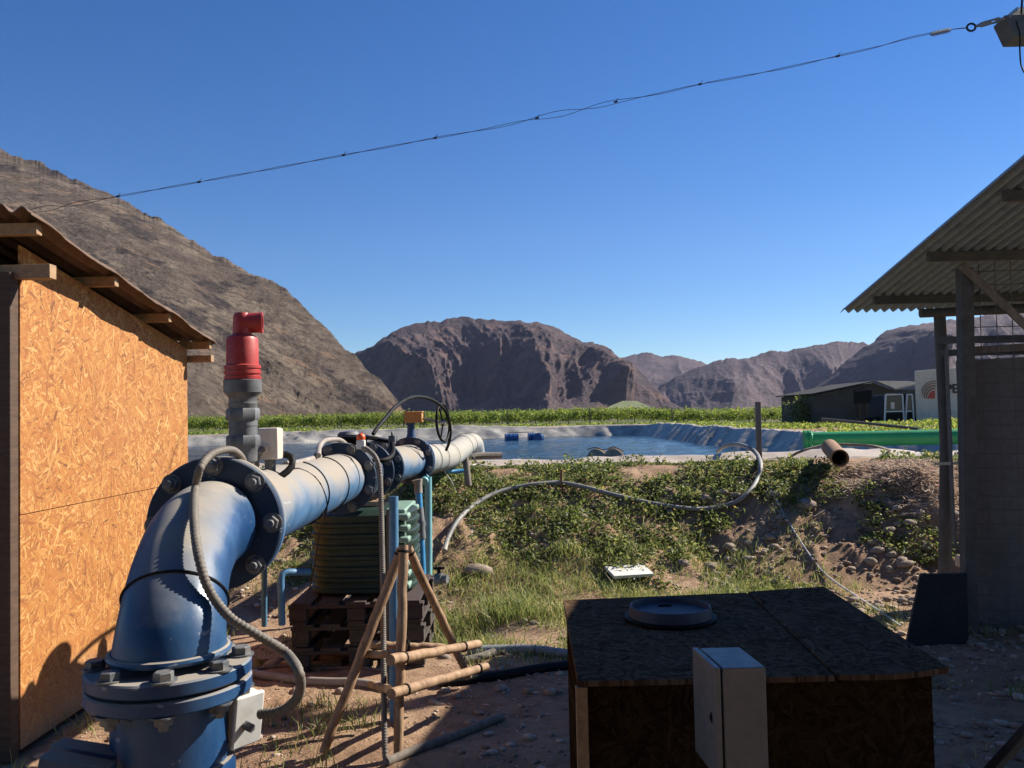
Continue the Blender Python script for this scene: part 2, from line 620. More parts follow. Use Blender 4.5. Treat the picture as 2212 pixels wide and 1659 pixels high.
M['pvc_teal'] = mottled('teal_pvc', (0.12, 0.34, 0.38), (0.21, 0.45, 0.47), 7, 0.5, 0.1, 0.001)
M['steel_blue'] = mottled('blue_steel_tube', (0.05, 0.16, 0.29), (0.10, 0.25, 0.40), 9, 0.5, 0.1, 0.001)
M['pipe_grey'] = mottled('grey_ground_pipe', (0.20, 0.215, 0.23), (0.33, 0.34, 0.35), 9, 0.55, 0.1, 0.001)
M['pipe_green'] = mottled('green_pipe', (0.02, 0.23, 0.07), (0.035, 0.34, 0.11), 3, 0.38, 0.05, 0.001)
M['rust'] = mottled('rusty_pipe', (0.20, 0.095, 0.045), (0.36, 0.20, 0.10), 12, 0.85, 0.3, 0.002)
M['hose'] = mottled('grey_hose', (0.16, 0.155, 0.14), (0.32, 0.30, 0.27), 6, 0.6, 0.1, 0.001)
M['rope'] = mottled('pale_cord', (0.42, 0.43, 0.44), (0.60, 0.60, 0.58), 20, 0.8, 0.1, 0.001)
M['cabinet'] = mottled('grey_cabinet', (0.13, 0.13, 0.125), (0.17, 0.168, 0.16), 5, 0.45, 0.04, 0.001)
M['truck'] = mottled('cream_truck_side', (0.46, 0.42, 0.34), (0.58, 0.54, 0.45), 0.8, 0.6, 0.02, 0.002)
M['white'] = mottled('white_panel', (0.62, 0.60, 0.54), (0.74, 0.72, 0.66), 4, 0.6, 0.05, 0.001)
M['lid'] = mottled('faded_lid', (0.038, 0.035, 0.050), (0.062, 0.058, 0.078), 10, 0.6, 0.1, 0.001)
M['barrel_blue'] = mottled('blue_drum', (0.02, 0.07, 0.20), (0.04, 0.13, 0.32), 8, 0.45, 0.05, 0.002)
M['barrel_tan'] = mottled('dusty_drum', (0.26, 0.20, 0.14), (0.46, 0.36, 0.27), 6, 0.7, 0.1, 0.002)
M['glass'] = mottled('dark_glass', (0.02, 0.024, 0.028), (0.03, 0.034, 0.04), 3, 0.12, 0.0, 0.001)
M['logo_red'] = mottled('red_print', (0.42, 0.06, 0.04), (0.47, 0.08, 0.05), 3, 0.6, 0, 0.001)
M['logo_brown'] = mottled('brown_print', (0.20, 0.11, 0.06), (0.24, 0.13, 0.08), 3, 0.6, 0, 0.001)
M['ink'] = mottled('black_print', (0.015, 0.015, 0.018), (0.02, 0.02, 0.022), 3, 0.6, 0, 0.001)
M['house'] = mottled('dark_wall', (0.050, 0.042, 0.035), (0.085, 0.072, 0.060), 1.5, 0.9, 0.1, 0.01)
M['house_roof'] = mottled('zinc_roof', (0.060, 0.060, 0.062), (0.095, 0.093, 0.092), 1.2, 0.95, 0.1, 0.01, stretch=(6, 1, 1), spec=0.03)
M['straw'] = leaf_mat('dry_straw', (0.28, 0.20, 0.14), (0.52, 0.40, 0.30), (0.70, 0.57, 0.45), 0.3, 0.8)
M['weed'] = leaf_mat('weed_leaf', (0.05, 0.075, 0.018), (0.15, 0.19, 0.045), (0.34, 0.35, 0.12), 0.5)
M['grass'] = leaf_mat('grass_blade', (0.10, 0.14, 0.03), (0.24, 0.29, 0.075), (0.44, 0.42, 0.17), 0.5)
M['vine'] = leaf_mat('vine_leaf', (0.06, 0.10, 0.014), (0.20, 0.275, 0.038), (0.40, 0.45, 0.10), 0.55)
M['stone'] = rock_mat('river_stone', [(0.18, 0.145, 0.115), (0.33, 0.26, 0.20), (0.46, 0.38, 0.30)], 4, 0.4, 0.01)


def liner_mat(name, c1, c2, c3):
    t = NT(name)
    n = t.noise(1.2, 8, 0.65)
    c = t.ramp(n, [(0.3, c1), (0.5, c2), (0.68, c3)])
    f = t.noise(14, 6, 0.65)
    c = t.mix(t.maprange(f, 0.55, 0.75, 0, 0.35), c, c3)
    t.bump(f, 0.15, 0.01)
    return t.fin(c, t.maprange(n, 0.3, 0.7, 0.38, 0.62))


M['liner'] = liner_mat('liner_sheet', (0.14, 0.13, 0.115), (0.29, 0.27, 0.235), (0.50, 0.46, 0.385))
M['liner_edge'] = liner_mat('dusty_liner_edge', (0.30, 0.24, 0.18), (0.44, 0.36, 0.28), (0.56, 0.48, 0.39))

# ---- ground material
t = NT('dirt_ground')
n1 = t.noise(1.1, 8, 0.62)
n2 = t.noise(9, 8, 0.68)
n3 = t.noise(60, 6, 0.7)
c = t.ramp(n1, [(0.28, (0.24, 0.145, 0.088)), (0.5, (0.37, 0.235, 0.145)), (0.72, (0.48, 0.33, 0.215))])
c = t.mix(t.maprange(n2, 0.45, 0.66, 0, 0.65), c, (0.16, 0.095, 0.058))
c = t.mix(t.maprange(n3, 0.55, 0.7, 0, 0.5), c, (0.52, 0.39, 0.28))
vo = t.n('ShaderNodeTexVoronoi')
vo.inputs['Scale'].default_value = 38
t.l(t.tc.outputs['Object'], vo.inputs['Vector'])
gr = t.maprange(vo.outputs['Distance'], 0.15, 0.34, 1, 0)
sel = t.n('ShaderNodeSeparateColor')
t.l(vo.outputs['Color'], sel.inputs[0])
pm = t.math('MULTIPLY', gr, t.math('GREATER_THAN', sel.outputs[0], 0.72))
c = t.mix(t.math('MULTIPLY', pm, 0.8), c, (0.40, 0.31, 0.235))
sp = t.sep(t.tc.outputs['Object'])
far = t.maprange(sp[1], 34, 46, 0, 1)
ng = t.noise(0.35, 6, 0.65)
c = t.mix(t.math('MULTIPLY', far, t.maprange(ng, 0.34, 0.5, 0.25, 1.0)), c, t.ramp(t.noise(2.5, 6, 0.7), [(0.3, (0.035, 0.052, 0.014)), (0.7, (0.085, 0.11, 0.028))]))
t.bump(t.math('ADD', t.math('ADD', t.math('MULTIPLY', n2, 1.2), n3), pm), 0.75, 0.02)
M['dirt'] = t.fin(c, 0.95, 0, 0.15)

# ---- water
t = NT('pond_water')
wv = t.mapping(scale=(1.0, 1.9, 1.0))
h = t.math('ADD', t.noise(1.6, 4, 0.6, wv), t.math('MULTIPLY', t.noise(6, 3, 0.5, wv), 0.5))
t.bump(h, 0.6, 0.06)
t.b.inputs['IOR'].default_value = 1.33
M['water'] = t.fin(t.ramp(t.noise(0.2, 3, 0.5), [(0.35, (0.006, 0.022, 0.030)), (0.65, (0.010, 0.032, 0.040))]), 0.10)

# ------------------------------------------------------------------ terrain
POND_Z = 0.45
Y0, XR, XL = 11.0, 7.5, -30.0


def pond_d(x, y):
    """distance inside the pond's rim (negative outside)"""
    y1 = 46.6 + 0.17 * x
    a = np.minimum(np.minimum(x - XL, XR - x), np.minimum(y - Y0, y1 - y))
    cx = np.maximum(5.0 - (XR - x), 0)
    cy = np.maximum(5.0 - (y1 - y), 0)
    cr = 5.0 - np.sqrt(cx * cx + cy * cy)
    return np.where((cx > 0) & (cy > 0), cr, a)


def top_z(x, y):
    """ground without the pond's hole"""
    x, y = np.asarray(x, float), np.asarray(y, float)
    yb = 7.55 + 0.25 * np.sin(x * 0.8 + 0.5) - 0.35 * sstep(2.2, 4.5, x) + 0.2 * vn(x * 0.9, 3.0, 0, 5)
    yt = 10.1 + 0.2 * vn(x * 0.7, 9.0, 0, 6) - 0.62 * sstep(1.4, 4.2, x)
    u_ = np.clip((y - yb) / (yt - yb), 0, 1)
    prof = np.where(u_ < 0.5, 2.0 * u_ ** 2, 1 - 2.0 * (1 - u_) ** 2) * 0.45 + u_ * 0.55
    bank = 0.975 * prof
    mid = np.clip(4 * u_ * (1 - u_), 0, 1)
    lump = fbm(x * 1.5, y * 1.5, 0, 5, 11) * 0.10 * mid + ridged(x * 2.7, y * 2.0, 0, 4, 21) * 0.07 * mid + ridged(x * 6.5, y * 5.0, 0, 3, 23) * 0.022 * mid
    near = (y < 14)
    z = bank + np.where(near, lump + fbm(x * 2.2, y * 2.2, 0, 5, 31) * 0.018 + fbm(x * 9, y * 9, 0, 3, 41) * 0.006, 0)
    z = z - 0.22 * np.exp(-(((x + 0.62) / 0.55) ** 2 + ((y - 6.75) / 0.45) ** 2))
    f = sstep(47, 66, y) * 0.22
    z = z - f + 0.10 * sstep(9, 14, x) * sstep(11, 16, y) - 0.35 * sstep(24, 40, y) * sstep(9, 14, x)
    z = z + np.where(y > 11, fbm(x * 0.15, y * 0.15, 0, 3, 51) * 0.05, 0)
    z = z - sstep(90, 900, y) * 3.0
    return z


def gz(x, y):
    x, y = np.asarray(x, float), np.asarray(y, float)
    d = pond_d(x, y)
    z = top_z(x, y)
    return np.where(d > 0.0, np.maximum(z - 0.12 - d * 0.95, -1.2), z)


def gzs(x, y):
    return float(gz(np.array([x]), np.array([y]))[0])


def grow(start, step, ratio, end):
    r, p = [], start
    while p < end:
        step *= ratio
        p += step
        r.append(p)
    return r


xs = np.array(sorted([-3.5 - (q - 0) for q in grow(0, 0.06, 1.08, 2600)] + list(np.arange(-3.5, 6.0, 0.04)) + [6.0 + q for q in grow(0, 0.06, 1.08, 2600)]))
ys = np.array([-2.0, -1.0, 0.0, 1.0, 1.6, 2.0] + list(np.arange(2.2, 11.8, 0.04)) + [11.8 + q for q in grow(0, 0.06, 1.06, 2900)])
XX, YY = np.meshgrid(xs, ys)
ZZ = gz(XX, YY)
ground = np_mesh('ground', np.stack([XX, YY, ZZ], -1).reshape(-1, 3), grid_faces(len(ys), len(xs)), M['dirt'])
ground['kind'] = 'structure'

# ---- pond liner (one sheet around the pond) and water
peri = []
def _y1(x): return 46.6 + 0.17 * x
st = 0.11
for x in np.arange(XL, XR - 1.2, st): peri.append((x, Y0, 0, 1))
for q in np.arange(0, 1, 0.08):
    a = -math.pi / 2 + q * math.pi / 2
    peri.append((XR - 1.2 + 1.2 * math.cos(a), Y0 + 1.2 + 1.2 * math.sin(a), -math.cos(a), -math.sin(a)))
for y in np.arange(Y0 + 1.2, _y1(XR) - 5.2, st): peri.append((XR, y, -1, 0))
for q in np.arange(0, 1, 0.02):
    a = q * math.pi / 2
    peri.append((XR - 5 + 5 * math.cos(a), _y1(XR - 5 + 5 * math.cos(a)) - 5 + 5 * math.sin(a), -math.cos(a), -math.sin(a)))
for x in np.arange(XR - 5, XL, -st * 1.5): peri.append((x, _y1(x), 0, -1))
peri = np.array(peri)
S = np.concatenate([[0], np.cumsum(np.hypot(*(peri[1:, :2] - peri[:-1, :2]).T))])


def liner_strip(ds, name, mat, parent):
    ds = np.array(ds)
    SS, DD = np.meshgrid(S, ds)
    px = peri[:, 0][None, :] + peri[:, 2][None, :] * DD
    py = peri[:, 1][None, :] + peri[:, 3][None, :] * DD
    rim = 1.015 + 0.035 * vn(SS * 0.5, 0.0, 0, 77) + 0.03 * vn(SS * 1.7, 2.0, 0, 78)
    far_part = sstep(40, 60, SS)
    rim = rim - 0.03 * far_part + 0.10 * far_part * vn(SS * 0.22, 5.0, 0, 79)
    slope = np.where(DD > 0, rim - (0.58 + 0.24 * np.abs(peri[:, 2])[None, :]) * np.maximum(DD - 0.12, 0), rim)
    outer = np.where(DD < -0.1, rim * 0 + (DD + 0.1) * 0.22, 0)
    wr = ridged(SS * 1.25 + DD * 1.6, DD * 0.35, 0, 3, 81) * (0.11 + 0.08 * sstep(36, 40, SS) * (1 - sstep(58, 66, SS))) + ridged(SS * 3.4 + DD * 4.5, DD * 0.6, 0, 3, 83) * 0.04
    wr = wr * sstep(-0.05, 0.5, DD)
    lip = 0.05 * np.exp(-((DD) / 0.14) ** 2) + 0.02 * vn(SS * 4, DD * 4, 0, 85) * (DD < 0.2)
    zz = slope + outer + lip + wr
    base = top_z(px, py)
    zz = np.where(DD <= 0.0, np.maximum(zz, base + 0.02) if True else zz, zz)
    zz = np.where(DD <= ds.min() + 1e-6, zz - (0.10 if ds.min() < 0 else 0.0), zz)
    return np_mesh(name, np.stack([px, py, zz], -1).reshape(-1, 3), grid_faces(len(ds), len(S)), mat, parent)


liner = thing('pond_liner', 'wrinkled grey plastic sheet lining the banks of the pond', 'pond liner')
liner_strip([0.1, 0.2, 0.32, 0.45, 0.6, 0.75, 0.9, 1.05, 1.2, 1.4, 1.7, 2.2, 3.0], 'sheet', M['liner'], liner)
liner_strip([-0.42, -0.36, -0.28, -0.2, -0.12, -0.05, 0.0, 0.05, 0.1], 'folded_edge', M['liner_edge'], liner)
wx = np.array([XL + .3, XR - .3])
wgx = np.arange(XL + .3, XR - .25, 0.16)
wgy = np.arange(Y0 + .3, _y1(XR) - .3, 0.22)
WX, WY = np.meshgrid(wgx, wgy)
WZ = POND_Z + 0.016 * fbm(WX * 1.0, WY * 1.7, 0, 4, 701, 0.62) + 0.010 * ridged(WX * 0.45 + 3, WY * 0.9, 0, 2, 711)
WZ = np.where(pond_d(WX, WY) < 0.25, POND_Z - 1.5, WZ)
wat = np_mesh('water', np.stack([WX, WY, WZ], -1).reshape(-1, 3), grid_faces(len(wgy), len(wgx)), M['water'])
wat['kind'] = 'structure'


# ------------------------------------------------------------------ hills and mountains
def interp(pts, x):
    p = np.array(pts, float)
    return np.interp(x, p[:, 0], p[:, 1])


def mountain(name, sil, d_ridge, d_base, mat, seed, amp, fr, spur, nx_=420, nv=150, zb=-4.0, pw=1.15, jag=2.0, slant=0.0, rough=1.0):
    x = np.linspace(sil[0][0], sil[-1][0], nx_)
    y = interp(sil, x)
    ker = np.ones(31) / 31
    y = np.convolve(np.pad(y, 15, 'reflect', reflect_type='odd'), ker, 'valid')
    jg = 1.9 * jag * fbm(x * 0.035, 1.0, 0, 5, seed + 3, 0.6)
    Dr = interp(d_ridge, x)
    Db = interp(d_base, x)
    R = np.array([Q(a, b, c_) for a, b, c_ in zip(x, y, Dr)])
    kb = np.array([ray(a, 900.0) for a in x])
    B = np.stack([kb[:, 0] / kb[:, 1] * Db, Db, np.full_like(Db, zb)], -1)
    v = np.concatenate([np.linspace(0, 1, nv), [1.05, 1.15, 1.35]])[:, None]
    vv = np.clip(v, 0, 1)
    pos = B[None] + (R - B)[None] * v[..., None]
    hz_ = (R[:, 2] - zb)[None, :]
    z = zb + hz_ * vv ** pw - (jg * Dr / FPX)[None, :] * vv ** 14
    z = np.where(v > 1, zb + hz_ * (1 - (v - 1) * 1.6) - (jg * Dr / FPX)[None, :], z)
    env = np.clip(vv * 4, 0, 1) * (1 - vv ** 2.6)
    W = (Dr / FPX * (x[1] - x[0]))
    xm = np.cumsum(W)[None, :]
    t_ = vv * (Dr - Db)[None, :] * 0.9
    hs = hz_ * vv
    wx_ = fbm(xm * fr * .8, hs * fr * .8, 0, 3, seed + 9) * .35 / fr
    sp_ = ridged((xm + slant * hs + wx_) * fr * (0.40 if name == 'hill' else 0.62), hs * fr * 0.2, 0, 4, seed, 0.36 if name == 'hill' else 0.46) + 0.5 * fbm(xm * fr * .5, hs * fr * .5, 0, 2, seed + 15)
    rk = fbm(xm * fr * 3, hs * fr * 3, t_ * fr * 1.0, 5, seed + 20, 0.6)
    small = ridged(xm * fr * 7, hs * fr * 7, 0, 3, seed + 30, 0.55)
    streak = ridged((xm + slant * hs + wx_ * .5) * fr * 2.6, (hs - xm * .2) * fr * 0.7, 0, 4, seed + 40, 0.5)
    if name == 'hill':
        rough = rough * (0.75 + 0.65 * sstep(480, 640, x))[None, :]
    disp = env * amp * (spur * sp_ + rough * ((0.13 if name == 'hill' else 0.20) * rk + (0.06 if name == 'hill' else 0.09) * small + 0.18 * streak))
    pos[..., 2] = z + disp * 0.55
    pos[..., 1] -= disp * 0.85
    pos[..., 0] += disp * 0.25
    nr = pos.shape[0]
    o = np_mesh(name, pos.reshape(-1, 3), grid_faces(nr, nx_), mat)
    o['kind'] = 'structure'
    return o


t = NT('hill_rock')
al = t.mapping(rot=(0, math.radians(33), 0))
al = t.mapping(scale=(0.28, 0.6, 1.0), vec=al)
n1 = t.noise(0.07, 10, 0.68, al)
n2 = t.noise(0.35, 9, 0.72, al)
n3 = t.noise(0.045, 5, 0.6)
c = t.ramp(n1, [(0.28, (0.074, 0.057, 0.045)), (0.5, (0.135, 0.103, 0.080)), (0.70, (0.21, 0.165, 0.128))])
c = t.mix(t.maprange(n2, 0.50, 0.66, 0, 0.65), c, (0.045, 0.035, 0.029))
c = t.mix(t.maprange(n2, 0.30, 0.42, 0.5, 0), c, (0.26, 0.21, 0.165))
c = t.mix(t.math('MULTIPLY', t.maprange(n3, 0.52, 0.57, 0, 0.75), t.maprange(n2, 0.42, 0.55, 1, 0.25)), c, (0.285, 0.225, 0.16))
c = t.mix(t.maprange(t.noise(0.06, 5, 0.65, t.mapping(loc=(40, 4, 22))), 0.60, 0.64, 0, 0.6), c, (0.30, 0.19, 0.125))
c = t.mix(t.maprange(t.noise(0.03, 4, 0.6, t.mapping(loc=(9, 4, 2))), 0.57, 0.61, 0, 0.8), c, t.ramp(n2, [(0.35, (0.09, 0.07, 0.062)), (0.6, (0.022, 0.020, 0.022))]))
t.bump(t.math('ADD', t.math('MULTIPLY', n1, 1.5), t.math('MULTIPLY', n2, 1.6)), 1.0, 2.6)
M['hill'] = t.fin(c, 0.95, 0, 0.1)
M['mount_mid'] = rock_mat('mountain_rock', [(0.050, 0.042, 0.047), (0.095, 0.072, 0.076), (0.170, 0.120, 0.112)], 0.014, 0.9, 12.0, (0.22, 0.135, 0.115))
M['mount_far'] = rock_mat('far_mountain_rock', [(0.062, 0.050, 0.056), (0.100, 0.077, 0.083), (0.150, 0.112, 0.114)], 0.010, 0.6, 8.0)
mountain('hill', [(-260, 235), (0, 320), (110, 362), (200, 400), (280, 440), (350, 480), (420, 525), (480, 560), (545, 588), (600, 613), (660, 668), (720, 722), (770, 775), (815, 812), (850, 855), (885, 905)],
         [(-260, 560), (0, 520), (600, 430), (885, 330)], [(-260, 150), (400, 190), (885, 318)], M['hill'], 3, 10.0, 0.026, 0.40, 760, 300, pw=1.1, jag=2.5, slant=1.3, rough=0.72)
mountain('mountain', [(560, 940), (700, 830), (760, 770), (800, 748), (830, 730), (870, 706), (910, 700), (960, 690), (1005, 684), (1060, 690), (1120, 692), (1180, 703), (1230, 725), (1290, 745), (1340, 768), (1380, 800), (1430, 850), (1480, 905)],
         [(560, 1300), (1000, 1500), (1480, 1250)], [(560, 1270), (760, 1220), (1000, 1110), (1130, 960), (1190, 900), (1300, 1040), (1480, 1200)], M['mount_mid'], 13, 62.0, 0.0085, 1.0, 560, 200, pw=0.9, jag=2.0, slant=0.6, rough=0.85)
mountain('far_mountain', [(1150, 905), (1240, 800), (1330, 772), (1400, 763), (1450, 768), (1510, 780), (1580, 820), (1640, 905)],
         [(1150, 2500), (1640, 2500)], [(1150, 1900), (1640, 1900)], M['mount_far'], 43, 60.0, 0.005, 1.0, 260, 110, pw=0.95, jag=1.5, rough=0.4)
mountain('east_mountain', [(1330, 905), (1400, 862), (1450, 815), (1500, 792), (1560, 778), (1640, 765), (1700, 760), (1760, 748), (1830, 738), (1885, 747), (1950, 790), (2100, 905)],
         [(1330, 1900), (2100, 1900)], [(1330, 1780), (1500, 1560), (1580, 1480), (1700, 1620), (1810, 1440), (2100, 1600)], M['mount_far'], 53, 62.0, 0.0062, 1.0, 380, 140, pw=0.95, jag=2.0, slant=0.6, rough=0.6)
mountain('right_mountain', [(1640, 905), (1760, 838), (1840, 775), (1900, 722), (1950, 696), (2010, 701), (2070, 690), (2130, 676), (2212, 664), (2420, 610), (2560, 620)],
         [(1640, 1250), (2560, 1500)], [(1640, 1200), (1800, 1130), (1960, 960), (2080, 1090), (2230, 940), (2560, 1000)], M['mount_far'], 63, 50.0, 0.0085, 1.0, 420, 160, pw=0.95, jag=2.0, slant=0.6, rough=0.65)
t = NT('pale_green_field')
M['field'] = t.fin(t.ramp(t.noise(0.05, 5, 0.6), [(0.3, (0.10, 0.13, 0.045)), (0.7, (0.17, 0.18, 0.07))]), 0.95)
fv = [Q(1290, 893, 930), Q(1320, 876, 960), Q(1345, 866, 980), Q(1375, 866, 985), Q(1400, 876, 980), Q(1425, 893, 950)]
fb = [p + V((0, 10, -14)) for p in fv]
fo = MB().add(fv + fb, [(0, 1, 2, 3, 4, 5), (0, 5, 11, 6), (0, 6, 7, 1), (1, 7, 8, 2), (2, 8, 9, 3), (3, 9, 10, 4), (4, 10, 11, 5)]).build('field', M['field'])
fo['kind'] = 'structure'


# ------------------------------------------------------------------ vegetation
def leaf_cloud(centers, size, n_per, spread, seed=0, flat=0.0, aspect=1.7):
    """many small leaf faces round the given centres: arrays of verts and quads"""
    r = np.random.default_rng(seed)
    C = np.repeat(np.asarray(centers, float), n_per, 0)
    n = len(C)
    off = r.normal(size=(n, 3)) * np.asarray(spread)
    C = C + off
    a = r.normal(size=(n, 3))
    a[:, 2] *= (1 - flat)
    a /= np.linalg.norm(a, axis=1)[:, None]
    b = r.normal(size=(n, 3))
    b[:, 2] *= (1 - flat)
    b -= a * (a * b).sum(1)[:, None]
    b /= np.linalg.norm(b, axis=1)[:, None]
    s = size * r.uniform(0.55, 1.3, n)[:, None]
    A, Bv = a * s * aspect * 0.5, b * s * 0.5
    nrm = np.cross(a, b) * s * 0.18
    vv = np.stack([C - A, C + Bv * 0.8 + nrm, C + A, C - Bv * 0.8 + nrm], 1).reshape(-1, 3)
    return vv, np.arange(len(vv)).reshape(-1, 4)


def scatter(n, x0, x1, y0, y1, mask, seed):
    r = np.random.default_rng(seed)
    x, y = r.uniform(x0, x1, n), r.uniform(y0, y1, n)
    k = r.uniform(0, 1, n) < mask(x, y)
    return x[k], y[k]


def stuff(name, o, label, cat):
    o['kind'] = 'stuff'
    return tag(o, label, cat)


def inside_things(x, y):
    """footprints of things the plants must not grow through"""
    pal = (x > -1.50) & (x < -0.52) & (y > 5.3) & (y < 6.6)
    bx = (x > 0.1) & (x < 1.6) & (y < 4.0)
    return pal | bx


def weed_mask(x, y):
    n = fbm(x * 1.3, y * 1.6, 0, 5, 101, 0.62)
    up = sstep(8.5, 9.6, y)
    m = np.clip((n + 0.14 + 0.42 * up + 0.22 * (1 - sstep(-1.2, 0.2, x)) - 0.12 - 0.34 * sstep(1.9, 3.2, x) * (1 - up * 0.8)) * 2.2, 0, 1)
    m *= sstep(7.2, 8.0, y) * (pond_d(x, y) < -0.55)
    m *= 1 - 0.85 * np.exp(-(((x - 4.2) / 0.5) ** 2 + ((y - 8.95) / 0.5) ** 2))
    return m


wxs, wys = scatter(15000, -4.0, 6.2, 7.1, 10.8, weed_mask, 3)
cz = gz(wxs, wys)
cent = np.stack([wxs, wys, cz + 0.018], -1)
v1, f1 = leaf_cloud(cent, 0.027, 12, (0.055, 0.055, 0.010), 5, 0.45)
k = RNG.uniform(0, 1, len(cent)) < 0.10
v2, f2 = leaf_cloud(cent[k] + [0, 0, 0.035], 0.032, 16, (0.045, 0.045, 0.035), 6)
ow = np_mesh('weeds', np.concatenate([v1, v2]), np.concatenate([f1, f2 + len(v1)]), M['weed'], smooth=False)
stuff('weeds', ow, 'low dark green weeds covering the pond bank', 'weeds')


def blades(x, y, z, hmin, hmax, wd, lean, seed):
    r = np.random.default_rng(seed)
    n = len(x)
    h = r.uniform(hmin, hmax, n)
    a = r.uniform(0, 2 * np.pi, n)
    dx, dy = np.cos(a) * wd, np.sin(a) * wd
    l = r.normal(size=(n, 2)) * lean * h[:, None]
    b = np.stack([x, y, z - 0.01], -1)
    m_ = b + np.stack([l[:, 0] * 0.35, l[:, 1] * 0.35, h * 0.6], -1)
    tp = b + np.stack([l[:, 0], l[:, 1], h], -1)
    dd = np.stack([dx, dy, dx * 0], -1)
    vv = np.stack([b - dd, b + dd, m_ + dd * 0.8, m_ - dd * 0.8, m_ - dd * 0.8, m_ + dd * 0.8, tp + dd * 0.1, tp - dd * 0.1], 1).reshape(-1, 3)
    # one island per blade
    i = np.arange(n)[:, None] * 6
    vv = np.stack([b - dd, b + dd, m_ - dd * 0.8, m_ + dd * 0.8, tp - dd * 0.12, tp + dd * 0.12], 1).reshape(-1, 3)
    ff = np.concatenate([i + np.array([0, 1, 3, 2]), i + np.array([2, 3, 5, 4])], 0)
    return vv, ff


def grass_mask(x, y):
    n = fbm(x * 1.4, y * 1.4, 0, 4, 201)
    m = np.clip((n + 0.62) * 1.7, 0, 1)
    m *= sstep(-1.0, -0.3, x) * (1 - sstep(1.5, 2.9, x + 0.35 * (7.5 - y))) * sstep(5.35, 6.0, y) * (1 - sstep(7.9, 8.8, y))
    stray = np.clip((fbm(x * 2.1, y * 2.1, 0, 4, 203) - 0.22) * 2.5, 0, 1) * 0.30
    return np.where(inside_things(x, y), 0, np.maximum(m, stray * (y > 3.9) * (y < 9.5)))


gx, gy = scatter(130000, -2.4, 5.0, 3.9, 9.4, grass_mask, 9)
gv, gf = blades(gx, gy, gz(gx, gy), 0.03, 0.11, 0.0032, 0.5, 10)
tx_, ty_ = scatter(7000, -0.9, 1.0, 6.7, 8.3, lambda x, y: np.clip((fbm(x * 2, y * 2, 0, 3, 210) + 0.1) * 2, 0, 1) * sstep(-1.0, -0.5, x) * (1 - sstep(0.4, 1.0, x)), 12)
hv, hf = blades(tx_, ty_, gz(tx_, ty_), 0.07, 0.21, 0.0040, 0.5, 13)
og = np_mesh('grass', np.concatenate([gv, hv]), np.concatenate([gf, hf + len(gv)]), M['grass'], smooth=False)
stuff('grass', og, 'light green grass growing on the flat ground below the bank', 'grass')

# low green cover on the far sides of the pond
vxs, vys = scatter(5200, 7.9, 24, 12, 40, lambda x, y: np.clip(fbm(x * .5, y * .5, 0, 3, 301) + 0.75, 0, 1) * (pond_d(x, y) < -0.5), 21)
fv1, ff1 = leaf_cloud(np.stack([vxs, vys, gz(vxs, vys) + 0.05], -1), 0.07, 16, (0.28, 0.28, 0.04), 22)
fxs, fys = scatter(4200, -30, 26, 42, 61, lambda x, y: np.clip(fbm(x * .3, y * .3, 0, 3, 303) + 0.75, 0, 1) * (pond_d(x, y) < -0.5), 23)
fv2, ff2 = leaf_cloud(np.stack([fxs, fys, gz(fxs, fys) + 0.05], -1), 0.10, 14, (0.5, 0.4, 0.04), 24)
oc = np_mesh('ground_cover', np.concatenate([fv1, fv2]), np.concatenate([ff1, ff2 + len(fv1)]), M['vine'], smooth=False)
stuff('ground_cover', oc, 'low green plants covering the ground around the far sides of the pond', 'plants')

# vineyard: the front row plant by plant, the rows behind as one mass
M['vine_wood'] = mottled('vine_wood', (0.07, 0.05, 0.035), (0.14, 0.10, 0.07), 6, 0.9, 0.3, 0.01)
protos = []
for k in range(5):
    r = np.random.default_rng(500 + k)
    cc = np.stack([r.uniform(-0.9, 0.9, 30), r.normal(0, 0.18, 30), 0.50 + 0.60 * r.beta(2.2, 1.6, 30) + 0.12 * r.uniform(-1, 1, 30)], -1)
    lv, lf = leaf_cloud(cc, 0.13, 12, (0.13, 0.12, 0.10), 520 + k, 0.0, 1.2)
    up = np.stack([r.uniform(-0.75, 0.75, 9), r.normal(0, 0.1, 9), r.uniform(1.08, 1.32, 9)], -1)
    lv2, lf2 = leaf_cloud(up, 0.10, 4, (0.04, 0.04, 0.08), 540 + k, 0.0, 1.2)
    protos.append((np.concatenate([lv, lv2]), np.concatenate([lf, lf2 + len(lv)])))
trunk_me = MB().tube([(0.02, 0, -0.15), (0, 0.01, 0.25), (0.04, 0, 0.5), (0.0, 0.0, 0.75)], [0.045, 0.035, 0.03, 0.025], 6)
VY = 61.5
VG = 'grapevines in the front row beyond the pond'
src = []
vine_x = list(np.arange(-25.5, 21.5, 1.18))
for i, x in enumerate(vine_x):
    y = VY + 0.02 * x + random.uniform(-0.15, 0.15)
    z = gzs(x, y)
    rs = random.uniform(0.84, 1.02)
    if i < 5:
        r_ = thing('grapevine', 'leafy green grapevine in the long trellised front row beyond the pond', 'grapevine', (x, y, z), VG)
        a = np_mesh('foliage', protos[i][0], protos[i][1], M['vine'], r_, smooth=False)
        BASE[r_.name] = V((0, 0, 0))
        b = trunk_me.build('trunk', M['vine_wood'], r_)
        src.append((r_, a, b))
    else:
        p = src[random.randrange(5)]
        r_ = p[0].copy()
        COL.objects.link(r_)
        r_.location = (x, y, z)
        for ch in p[1:]:
            c_ = ch.copy()
            COL.objects.link(c_)
            c_.parent = r_
    r_.scale = (random.choice((-1, 1)) * 1.0, 1, rs)
bv, bf = [], []
nb = 0
